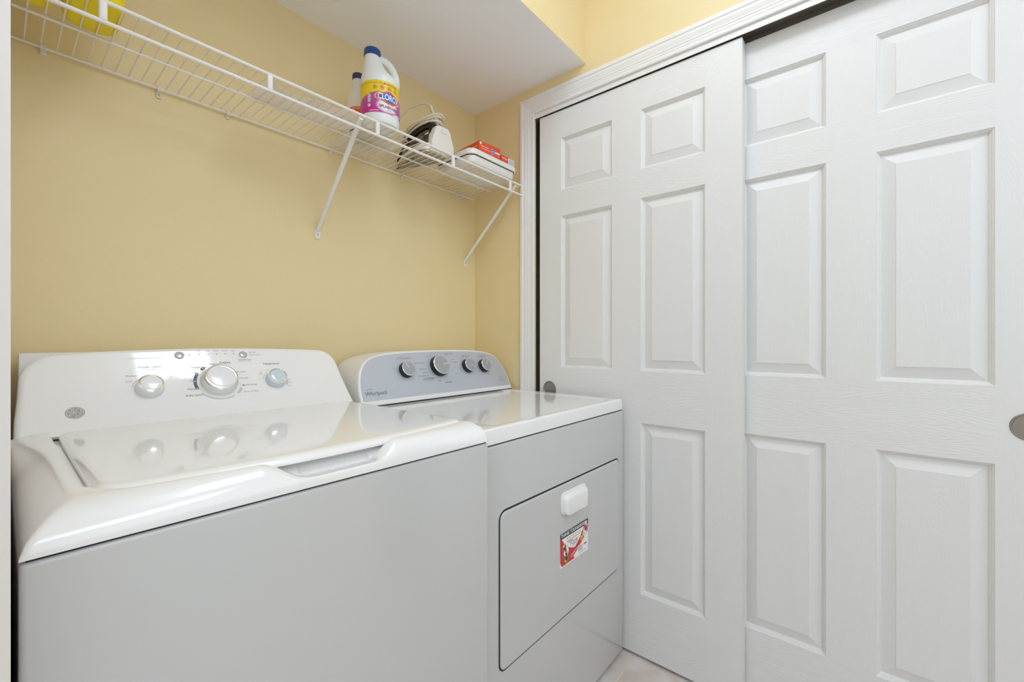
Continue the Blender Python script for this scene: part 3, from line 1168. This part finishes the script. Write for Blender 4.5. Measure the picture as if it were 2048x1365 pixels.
for i, x in enumerate((.0735, .2843, .4450, .7597, 1.0629, 1.3640, 1.3950)):
    b = nb()
    dz = -.008 if i in (1, 6) else 0
    box(b, x - .0055, x + .0055, 1.4655, 1.4700, SZ - .0160 + dz, SZ + .0070 + dz, bev=.0015)
    tube(b, [(x - .005, 1.4602, SZ - .0015), (x + .005, 1.4602, SZ - .0015)], .0058, 12)
    box(b, x - .0045, x + .0045, 1.4560, 1.4690, SZ - .0090, SZ - .0055, bev=.001)
    c = obj('wall_clip', b, M['clip'], shelf)
    b = nb(); lathe(b, [(.0030, 0), (.0030, .0008), (.0012, .0015), (.0003, .0016)], (x, 1.4655, SZ - .0115 + dz * .6 if dz else SZ + .003), (0, -1, 0), 12)
    obj('screw', b, M['screw'], c)
b = nb()
for z in (SZ, SZ - .041):
    tube(b, [(SXR - .010, SY0, z), (SXR + .004, SY0, z)], .0065, 12)
tube(b, [(SXR + .001, SY0 - .002, SZ - .004), (SXR + .001, SY0 + .008, SZ - .020), (SXR + .001, SY0 - .002, SZ - .037)], .0035, 8)
obj('end_bracket', b, M['wire'], shelf)
DECK = SZ + .0040 + .0016        # top of the deck wires


# ------------------------------------------------------------------ things on the shelf
# sheets of paper
def sheet(name, label, pts, z, wave, group=None):
    b = nb()
    f = b.faces.new([b.verts.new((x, y, z)) for x, y in pts])
    x0 = min(p[0] for p in pts); x1 = max(p[0] for p in pts)
    y0 = min(p[1] for p in pts); y1 = max(p[1] for p in pts)
    for lo, hi, ax in ((x0, x1, 0), (y0, y1, 1)):
        v = lo + .008
        while v < hi:
            co = [0, 0, 0]; co[ax] = v
            no = [0, 0, 0]; no[ax] = 1
            bmesh.ops.bisect_plane(b, geom=b.verts[:] + b.edges[:] + b.faces[:], plane_co=co, plane_no=no)
            v += .012
    for v in b.verts:
        v.co.z += wave(v.co.x, v.co.y)
    r = bmesh.ops.solidify(b, geom=b.faces[:], thickness=-.0004)
    o = obj(name, b, M['paper'], smooth=True, angle=60)
    return tag(o, label, 'paper')


flat = sheet('paper_sheet', 'flat sheet of white paper under the bleach bottles on the wire shelf',
             [(.7420, 1.4330), (.8860, 1.4360), (.9130, 1.2680), (.8800, 1.2400), (.7420, 1.2350)], DECK + .0003, lambda x, y: 0)
wavy_pts = []
top = [(.7280, 1.3120), (.6900, 1.3260), (.6500, 1.3240), (.6200, 1.3390), (.5850, 1.3320), (.5500, 1.3480), (.5150, 1.3390), (.4850, 1.3500), (.4600, 1.3260)]
bot = [(.4450, 1.2500), (.4750, 1.2150), (.5200, 1.2280), (.5600, 1.2200), (.6000, 1.2050), (.6400, 1.2020), (.6800, 1.1830), (.7220, 1.1880), (.7340, 1.2300)]
sheet('crumpled_paper', 'long wavy-edged sheet of white paper lying left of the bleach bottles', top + bot, DECK + .0004,
      lambda x, y: .0035 * (.5 + .5 * math.sin(70 * x + 30 * y)) * sstep(1.27, 1.20, y) if False else
      .004 * (.5 + .5 * math.sin(55 * x)) * max(0, min(1, (1.26 - y) / .06)))
PAPER = DECK + .0008


# bottles
def bottle(name, label, c, r, z0, H, neck_dir, capm, bodym, neck_off, with_handle):
    t = thing(name, label, 'bottle', (c[0], c[1], z0))
    d = Vector((math.cos(neck_dir), math.sin(neck_dir), 0))      # towards the handle
    b = nb()
    prof = [(.80, 0, 0), (.93, .004, 0), (.985, .012, 0), (1, .024, 0), (1, .50, 0), (1, .555, 0), (.97, .60, -.05), (.88, .64, -.20), (.76, .68, -.40),
            (.66, .72, -.58), (.57, .77, -.74), (.50, .82, -.86), (.44, .87, -.95), (.40, .91, -1), (.37, .93, -1), (.36, .95, -1)]
    seg = 40
    rings = []
    for k, (q, h, o_) in enumerate(prof):
        z = z0 + (h if k < 4 else h * H)
        cc = Vector((c[0], c[1], z)) + d * (neck_off * -o_ * -1)
        rings.append([cc + Vector((math.cos(2 * PI * i / seg), math.sin(2 * PI * i / seg), 0)) * (r * q) for i in range(seg)])
    loft(b, rings)
    body = obj('body', b, bodym, t)
    nk = Vector((c[0], c[1], 0)) + d * (-neck_off)
    b = nb()
    lathe(b, [(r * .42, .910 * H), (r * .435, .915 * H), (r * .435, .985 * H), (r * .40, 1.0 * H), (.001, 1.0 * H)], (nk.x, nk.y, z0), seg=32)
    obj('cap', b, capm, t)
    if with_handle:
        b = nb()
        P = []
        for u, h in ((-.20, .890), (.08, .895), (.38, .860), (.62, .795), (.77, .715), (.83, .63), (.80, .55)):
            P.append(Vector((c[0], c[1], z0 + h * H)) + d * (r * u) + d * 0)
        res = []
        for i in range(len(P) - 1):
            p0, p1, p2, p3 = P[max(i - 1, 0)], P[i], P[i + 1], P[min(i + 2, len(P) - 1)]
            for k in range(5):
                tt = k / 5
                res.append(.5 * ((2 * p1) + (p2 - p0) * tt + (2 * p0 - 5 * p1 + 4 * p2 - p3) * tt * tt + (3 * p1 - p0 - 3 * p2 + p3) * tt ** 3))
        res.append(P[-1])
        tube(b, res, .0115, 14, flat=(1.0, 1.0))
        obj('handle', b, bodym, t)
    return t, body


BC, BR, BH = (.8020, 1.2230), .0605, .2540
RT = math.atan2(-.549, .836)
big, _ = bottle('bleach_bottle', 'large white bleach bottle with blue cap and yellow and magenta label on the wire shelf', BC, BR, PAPER, BH, RT,
                M['capblue'], M['bottle'], .024, True)
# printed sleeve
def cyl(cx, cy, r, a0, z0):
    def f(u, v, l):
        a = a0 + u / r
        rr = r + .0004 + .00015 * l
        return Vector((cx + rr * math.cos(a), cy + rr * math.sin(a), z0 + v))
    return f


def sleeve_mat():
    m = mat('bleach label print', (.5, .02, .27), .3)
    nt = m.node_tree
    p = nt.nodes['Principled BSDF']
    tc = nt.nodes.new('ShaderNodeTexCoord')
    sp = nt.nodes.new('ShaderNodeSeparateXYZ')
    nt.links.new(tc.outputs['UV'], sp.inputs[0])
    def math_(op, a, b_=None):
        n_ = nt.nodes.new('ShaderNodeMath'); n_.operation = op
        for i, v in enumerate((a, b_)):
            if v is None:
                continue
            if isinstance(v, (int, float)):
                n_.inputs[i].default_value = v
            else:
                nt.links.new(v, n_.inputs[i])
        return n_.outputs[0]
    u, v = sp.outputs[0], sp.outputs[1]
    # magenta to purple upwards
    rp = nt.nodes.new('ShaderNodeValToRGB')
    rp.color_ramp.elements[0].position = .12; rp.color_ramp.elements[0].color = (.55, .02, .26, 1)
    rp.color_ramp.elements[1].position = .62; rp.color_ramp.elements[1].color = (.42, .12, .40, 1)
    nt.links.new(v, rp.inputs['Fac'])
    # white glow behind the name
    du = math_('DIVIDE', math_('SUBTRACT', u, .0), .036)
    dv = math_('DIVIDE', math_('SUBTRACT', v, .24), .22)
    rr = math_('ADD', math_('MULTIPLY', du, du), math_('MULTIPLY', dv, dv))
    gl = nt.nodes.new('ShaderNodeMapRange'); gl.interpolation_type = 'SMOOTHSTEP'
    gl.inputs[1].default_value = 1.3; gl.inputs[2].default_value = .35
    nt.links.new(rr, gl.inputs[0])
    mx = nt.nodes.new('ShaderNodeMix'); mx.data_type = 'RGBA'
    nt.links.new(gl.outputs[0], mx.inputs[0]); nt.links.new(rp.outputs['Color'], mx.inputs[6])
    mx.inputs[7].default_value = (.84, .80, .83, 1)
    # yellow top band with a bowed lower edge
    edge = math_('ADD', .67, math_('MULTIPLY', math_('MULTIPLY', u, u), -24.0))
    st = math_('GREATER_THAN', v, edge)
    mx2 = nt.nodes.new('ShaderNodeMix'); mx2.data_type = 'RGBA'
    nt.links.new(st, mx2.inputs[0]); nt.links.new(mx.outputs[2], mx2.inputs[6])
    mx2.inputs[7].default_value = (.86, .60, .01, 1)
    nt.links.new(mx2.outputs[2], p.inputs['Base Color'])
    return m


LZ0, LZ1 = .0300, .1300
LA = R(-100)
fb = cyl(BC[0], BC[1], BR, LA, PAPER)
b = nb()
uvl = b.loops.layers.uv.new('UVMap')
n = 72
cols_ = []
for i in range(n + 1):
    u = -.115 + .190 * i / n
    cols_.append((u, [b.verts.new(fb(u, LZ0 + (LZ1 - LZ0) * j / 4, -1)) for j in range(5)]))
for i in range(n):
    for j in range(4):
        f = b.faces.new((cols_[i][1][j], cols_[i + 1][1][j], cols_[i + 1][1][j + 1], cols_[i][1][j + 1]))
        for lp_, (uu, vv) in zip(f.loops, ((cols_[i][0], j / 4), (cols_[i + 1][0], j / 4), (cols_[i + 1][0], (j + 1) / 4), (cols_[i][0], (j + 1) / 4))):
            lp_[uvl].uv = (uu, vv)
label = obj('label', b, sleeve_mat(), big)
ink = Ink()
z = lambda v: LZ0 + (LZ1 - LZ0) * v
cz = z(.50)
K = 1.16
def hexa(w_, h_, e_):
    return [(.004 + K * px_, cz + K * py_) for px_, py_ in ((-w_, e_), (-w_ * .78, e_ + h_ * .32), (-.004, h_), (.004, h_), (w_ * .78, e_ + h_ * .32), (w_, e_), (w_, -e_), (w_ * .78, -e_ - h_ * .26),
            (.010, -h_), (-.006, -h_), (-w_ * .78, -e_ - h_ * .26), (-w_, -e_))]
ink.poly(hexa(.0385, .0190, .0040), 'white', 0)
ink.poly(hexa(.0370, .0176, .0035), 'red', 1)
ink.poly([(.004 + K * px_, cz + K * py_) for px_, py_ in ((-.0330, 0), (-.004, .0125), (.004, .0125), (.0330, 0), (.008, -.0125), (-.005, -.0125))], 'blue', 2)
ink.text('CLOROX', .004, cz - .0003, .0185, 'white', 3, bold=.03, sx=.66)
ink.text('SPLASH-LESS', .004, z(.20), .0080, 'purple', 3, bold=.04, sx=.98)
ink.text('Bleach', .004, z(.115), .0034, 'purple', 3)
ink.rect(-.014, .030, z(.895), z(.935), 'purple', 2).rect(-.010, .026, z(.907), z(.923), 'lyellow', 3)
ink.stroke([(-.10 + .0043 * i, z(.905)) for i in range(21)], .0008, 'purple', 2)
for x, t in ((-.040, '2X'), (-.018, '10X'), (.004, '2X'), (.026, '2X')):
    ink.text(t, x - .003, z(.80), .0042, 'purple', 3, bold=.02).rect(x + .001, x + .008, z(.79), z(.80), 'purple', 3)
    ink.rect(x - .006, x + .006, z(.755), z(.765), 'purple', 3).rect(x - .005, x + .004, z(.72), z(.728), 'purple', 3)
    ink.stroke([(x - .002, z(.855)), (x, z(.84)), (x + .003, z(.88))], .0009, 'red', 3)
for k in range(8):
    ink.rect(-.0640, -.0550 + .0012 * (k % 3), z(.545 - .033 * k), z(.562 - .033 * k), 'white', 2)
ink.ell(-.0590, z(.215), .0050, .0050, 'white', 2).ell(-.0590, z(.215), .0036, .0036, 'inklight', 3)
for k in range(12):
    ink.rect(-.0580 + .0024 * k, -.0564 + .0024 * k, z(.040), z(.066), 'white', 2)
ink.poly([(.014, z(.0)), (.030, z(.085)), (.046, z(.085)), (.046, z(0))], 'white', 2).stroke([(.016, z(.02)), (.031, z(.055)), (.046, z(.055))], .0022, 'cyan', 3)
ink.rect(.0455, .0462, z(0), z(.62), 'white', 3)
ink.build(None, fb, label, step=.004)

SC2, SR2, SH2 = (.8010, 1.3320), .0455, .2200
small, _ = bottle('bleach_bottle', 'smaller white bottle with navy cap half hidden behind the large bleach bottle', SC2, SR2, PAPER, SH2, RT,
                  M['capnavy'], M['bottle_grey'], .010, False)
LA2 = R(-122)
fs = cyl(SC2[0], SC2[1], SR2, LA2, PAPER)
b = nb()
cc = []
for i in range(41):
    u = -.065 + .130 * i / 40
    cc.append((b.verts.new(fs(u, .012, -1)), b.verts.new(fs(u, .092, -1))))
for i in range(40):
    b.faces.new((cc[i][0], cc[i + 1][0], cc[i + 1][1], cc[i][1]))
label2 = obj('label', b, M['white'], small)
ink = Ink()
ink.poly([(-.05, .092), (.06, .092), (.06, .060), (.0, .066), (-.034, .080)], 'red', 0)
ink.text('SCENTED', -.018, .086, .0050, 'white', 1, sx=.9)
ink.arc(-.012, .042, .017, 90, 300, .006, 'purple', 1).arc(-.002, .034, .012, 0, 360, .0045, 'purple', 1)
ink.poly([(-.050, .012), (.05, .012), (.05, .030), (-.005, .026), (-.030, .019)], 'purple', 1)
ink.arc(-.030, .022, .010, 60, 240, .0035, 'purple', 1)
ink.stroke([(-.034, .040), (-.024, .055), (-.020, .034)], .0014, 'purple', 1)
ink.build(None, fs, label2, step=.004)

# yellow jugs at the left end of the shelf
def jug(label, x0, x1, y0, y1, h, group=None):
    t = thing('plastic_jug', label, 'jug', ((x0 + x1) / 2, (y0 + y1) / 2, DECK))
    b = nb()
    rings = []
    r = min(x1 - x0, y1 - y0) * .42
    for d, zz in ((.010, .0), (.004, .003), (.001, .008), (0, .016), (0, .06), (0, .15), (.004, .175), (.016, .20), (.027, .215)):
        rr = max(.006, r - d)
        rings.append([(x, y, DECK + zz * h / .235) for x, y in rrect(x0 + d, x1 - d, y0 + d * 1.8, y1 - d * 1.8, rr, 8)])
    loft(b, rings)
    bd = obj('body', b, M['jug'], t)
    b = nb()
    for k in range(2):
        yy = y0 + (y1 - y0) * (.33 + .34 * k)
        tube(b, [((x0 + x1) / 2, yy - .01, DECK + .0004), ((x0 + x1) / 2, yy + .01, DECK + .0004)], .0004, 4)
    b.free()
    b = nb()
    lathe(b, [(.013, .212 * h / .235), (.014, .214 * h / .235), (.014, h - .003), (.012, h), (.001, h)], ((x0 + x1) / 2, (y0 + y1) / 2, DECK), seg=24)
    obj('cap', b, M['jug'], t)


jug('yellow plastic jug on the wire shelf, the one nearer the bleach bottles', .0910, .1790, 1.1830, 1.3300, .235)
jug('yellow plastic jug at the far left end of the wire shelf', .0130, .0790, 1.1950, 1.3180, .225)

# ------------------------------------------------------------------ iron
iron = thing('clothes_iron', 'cream and black clothes iron with wound cord on the shelf', 'iron', (1.035, 1.30, DECK))
IX, IY, IZ = 1.0365, 1.2200, DECK      # heel centre of the soleplate, tip towards +Y
def sole_out(g, y0=0.0, yk=1.0):
    """half-width outline of the soleplate grown by g"""
    pts = []
    prof_ = [(0.0, .030), (.004, .042), (.014, .0515), (.030, .0545), (.060, .0545), (.090, .0510), (.120, .0445), (.150, .0350), (.175, .0250), (.200, .0145), (.218, .0060), (.226, .0005)]
    right = [(wd + g, yy * yk + y0 - (g if yy < .02 else 0) + (g if yy > .21 else 0)) for yy, wd in prof_]
    left = [(-x, y) for x, y in reversed(right)]
    return right + left
def ir(pts, z, sl=0.0):
    return [(IX + x - y * .07, IY + y, IZ + z - sl * max(0, y)) for x, y in pts]
b = nb()
loft(b, [ir(sole_out(-.003), .0003), ir(sole_out(0), .0012), ir(sole_out(0), .0050), ir(sole_out(-.001), .0060)])
# steam groove plate
obj('soleplate', b, M['sole'], iron, angle=40)
b = nb()
for k in range(9):
    a = PI * k / 8
    px, py = .030 * math.cos(a), .150 - .030 * 1.6 * (1 - math.sin(a)) - .03
    lathe(b, [(.0022, 0), (.0022, .0006)], (IX + px - py * .07, IY + py, IZ - .0002), seg=10)
obj('steam_vents', b, M['ironblack'], iron)
b = nb()
loft(b, [ir(sole_out(-.002), .0060), ir(sole_out(.0015), .0085), ir(sole_out(.0010), .026, .06), ir(sole_out(-.003), .034, .09), ir(sole_out(-.008), .037, .095)])
obj('skirt', b, M['ironwhite'], iron, angle=40)
b = nb()
def taper(pts, q, yq, dy):
    return [(x * q, y * yq + dy) for x, y in pts]
loft(b, [ir(taper(sole_out(-.006), .97, .98, .002), .034, .09), ir(taper(sole_out(-.006), .92, .955, .004), .048, .08), ir(taper(sole_out(-.006), .76, .86, .010), .062),
         ir(taper(sole_out(-.006), .56, .76, .016), .072), ir(taper(sole_out(-.006), .40, .68, .02), .076)])
obj('water_tank', b, M['ironblack'], iron, angle=40)
b = nb()
pts = [(0, .020, .074), (0, .018, .105), (0, .026, .118), (0, .060, .122), (0, .100, .117), (0, .125, .104), (0, .140, .086), (0, .146, .070)]
P = [Vector((IX - y * .07, IY + y, IZ + z_)) for _, y, z_ in pts]
tube(b, P, [.017, .017, .018, .0185, .018, .017, .017, .019], 14, flat=(.95, 1.0))
obj('handle', b, M['ironblack'], iron, angle=50)
# heel block with a bevelled rear plate
b = nb()
def heel(e, y, dz=0):
    P_ = [(-.046 - e, .016 - e), (.052 + e, .016 - e), (.057 + e, .034), (.052 + e, .052), (.042 + e, .074), (.035 + e, .094 + e), (.022, .104 + e), (-.020, .104 + e), (-.034 - e, .096 + e),
          (-.040 - e, .074), (-.048 - e, .052), (-.052 - e, .034)]
    return [(IX + .019 + x, IY + y - (z_ - .06) * .06, IZ + z_ + dz) for x, z_ in P_]
loft(b, [heel(-.010, .032), heel(-.002, .022), heel(0, -.008), heel(-.0015, -.0115), heel(-.006, -.0130)])
hl = obj('heel_rest', b, M['ironwhite'], iron, angle=30)
ink = Ink()
for k in range(6):
    ink.rect(-.014 + k * .005, -.0102 + k * .005, .0780, .0815, 'inklight')
ink.rect(-.008, -.004, .088, .092, 'inkgrey')
ink.build(None, lambda x, y, l: Vector((IX + .019 + x, IY - .0134 - (y - .06) * .06, IZ + y)), hl)
# control strip with dial marks on the left flank
b = nb()
loft(b, [[(IX - .047, IY + .020, IZ + .040), (IX - .054, IY + .085, IZ + .040), (IX - .048, IY + .080, IZ + .062), (IX - .038, IY + .020, IZ + .070)],
         [(IX - .050, IY + .020, IZ + .041), (IX - .057, IY + .085, IZ + .041), (IX - .051, IY + .080, IZ + .063), (IX - .041, IY + .020, IZ + .071)]])
strip = obj('control_strip', b, M['ironblack'], iron, smooth=False)
ink = Ink()
for k in range(3):
    ink.arc(.030 + .015 * k, .053, .0050, 0, 360, .0014, 'inklight')
ink.build(None, lambda y, zz, l: Vector((IX - .0505 - .1077 * (y - .02) + (zz - .041) * .30 - .0012, IY + y, IZ + zz)), strip)
# cord wound round the handle and heel
b = nb()
def loop(cx, cy, cz, rx, ry, tilt, ph, n=36, wob=.002):
    res = []
    for i in range(n):
        a = 2 * PI * i / n
        x = rx * math.cos(a); y = ry * math.sin(a)
        res.append(Vector((cx + x, cy + y, cz + tilt[0] * x + tilt[1] * y + wob * math.sin(2 * a + ph))))
    return res
for k, (zc, rx, ry, tl, ph) in enumerate(((.098, .044, .096, (.05, -.16), 0), (.104, .040, .092, (-.04, -.10), 1.2), (.112, .046, .098, (.10, -.18), 2.0), (.119, .041, .094, (.0, -.12), 3.0),
                                          (.126, .036, .086, (.08, -.10), 4.0), (.107, .050, .104, (.02, -.25), 5.0))):
    tube(b, loop(IX - .005, IY + .075, IZ + zc, rx, ry, tl, ph), .0030, 8, close=True)
tube(b, [Vector(p) for p in ((IX - .012, IY + .022, IZ + .182), (IX - .020, IY + .034, IZ + .190), (IX - .034, IY + .060, IZ + .192), (IX - .052, IY + .100, IZ + .180), (IX - .064, IY + .128, IZ + .158),
                             (IX - .068, IY + .142, IZ + .132), (IX - .062, IY + .150, IZ + .105), (IX - .050, IY + .146, IZ + .082), (IX - .040, IY + .120, IZ + .070))], .0030, 8)
obj('cord', b, M['cord'], iron, angle=60)
b = nb()
A_, B_ = Vector((IX + .016, IY + .010, IZ + .104)), Vector((IX - .012, IY + .022, IZ + .183))
nr = 44
tube(b, [A_.lerp(B_, i / nr) for i in range(nr + 1)], [.0066 + .0011 * math.sin(i * PI / 2 * 1.0) - .0012 * i / nr for i in range(nr + 1)], 12)
obj('strain_relief', b, M['cord'], iron, angle=60)

# ------------------------------------------------------------------ lidded tray and cartons
TX0, TX1, TY0, TY1 = 1.1500, 1.4280, 1.1560, 1.3720
tray = thing('lidded_tray', 'shallow white lidded plastic tray under the red cartons at the right end of the shelf', 'tray', ((TX0 + TX1) / 2, (TY0 + TY1) / 2, DECK))
b = nb()
def tr(d, z_, r):
    return [(x, y, DECK + z_) for x, y in rrect(TX0 + d, TX1 - d, TY0 + d, TY1 - d, r, 8)]
loft(b, [tr(.024, .0, .02), tr(.014, .001, .024), tr(.009, .006, .026), tr(.006, .032, .028)])
obj('base', b, M['tray'], tray, angle=40)
b = nb()
loft(b, [tr(.005, .030, .028), tr(.003, .0335, .030)])
obj('seal', b, M['gap'], tray)
b = nb()
loft(b, [tr(.001, .0325, .031), tr(-.001, .0335, .033), tr(0, .050, .032), tr(.002, .0535, .030), tr(.006, .0550, .028)])
obj('lid', b, M['tray'], tray, angle=40)
TT = DECK + .0550


def carton(label, c, yaw, wx, ly, h, z0):
    """wx along local x (end face), ly along local y"""
    mt = Matrix.Translation((c[0], c[1], z0)) @ Matrix.Rotation(R(yaw), 4, 'Z')
    b = nb(); box(b, 0, wx, 0, ly, 0, h, bev=.0006, seg=1)
    b.transform(mt)
    return tag(obj('carton', b, M['boxred'], None, smooth=False), label, 'box'), mt


c1, mt = carton('larger orange-red carton with blue round mark lying on the lidded tray', (1.2040, 1.1700), -6, .1130, .1600, .0430, TT + .0002)
ink = Ink()
ink.ell(.072, .019, .0100, .0100, 'white').ell(.072, .019, .0090, .0090, 'blue', 1).rect(.067, .077, .0175, .0210, 'white', 2)
for k in range(5):
    ink.rect(.085 + k * .0050, .0890 + k * .0050, .0160, .0230, 'white')
ink.rect(.100, .108, .0090, .0105, 'white').rect(.005, .013, .0310, .0400, 'white').rect(.010, .050, .0250, .0268, 'white').rect(.014, .058, .0165, .0178, 'white')
ink.build(None, lambda x, y, l: mt @ Vector((x, -.0003 - .0002 * l, y)), c1)
ink = Ink()
ink.rect(.010, .040, .0250, .0266, 'white').rect(.014, .044, .0170, .0182, 'white').ell(.044, .019, .003, .003, 'white')
ink.poly([(.055, .004), (.140, .004), (.140, .032), (.082, .039), (.055, .028)], 'boxdark')
for k, (x, y, m_) in enumerate(((.064, .024, 'gold'), (.075, .030, 'boxorange'), (.087, .026, 'gold'), (.098, .033, 'boxorange'), (.110, .026, 'lyellow'), (.122, .029, 'boxorange'), (.132, .022, 'gold'))):
    ink.ell(x, y, .0075, .0055, m_, 1 + k % 2, 12)
ink.build(None, lambda x, y, l: mt @ Vector((-.0003 - .0002 * l, x, y)), c1)
c2, mt2 = carton('flatter orange-red carton with barcode end beside the larger carton on the tray', (1.3330, 1.1680), 0, .0810, .1500, .0300, TT + .0002)
ink = Ink()
ink.rect(.044, .081, .001, .0290, 'white')
for k in range(7):
    ink.rect(.048 + k * .0044, .0502 + k * .0044 + .001 * (k % 2), .003, .0270, 'boxgrey', 1)
for k in range(5):
    ink.rect(.006 + k * .0070, .0110 + k * .0070, .0180, .0215, 'white')
ink.build(None, lambda x, y, l: mt2 @ Vector((x, -.0003 - .0002 * l, y)), c2)
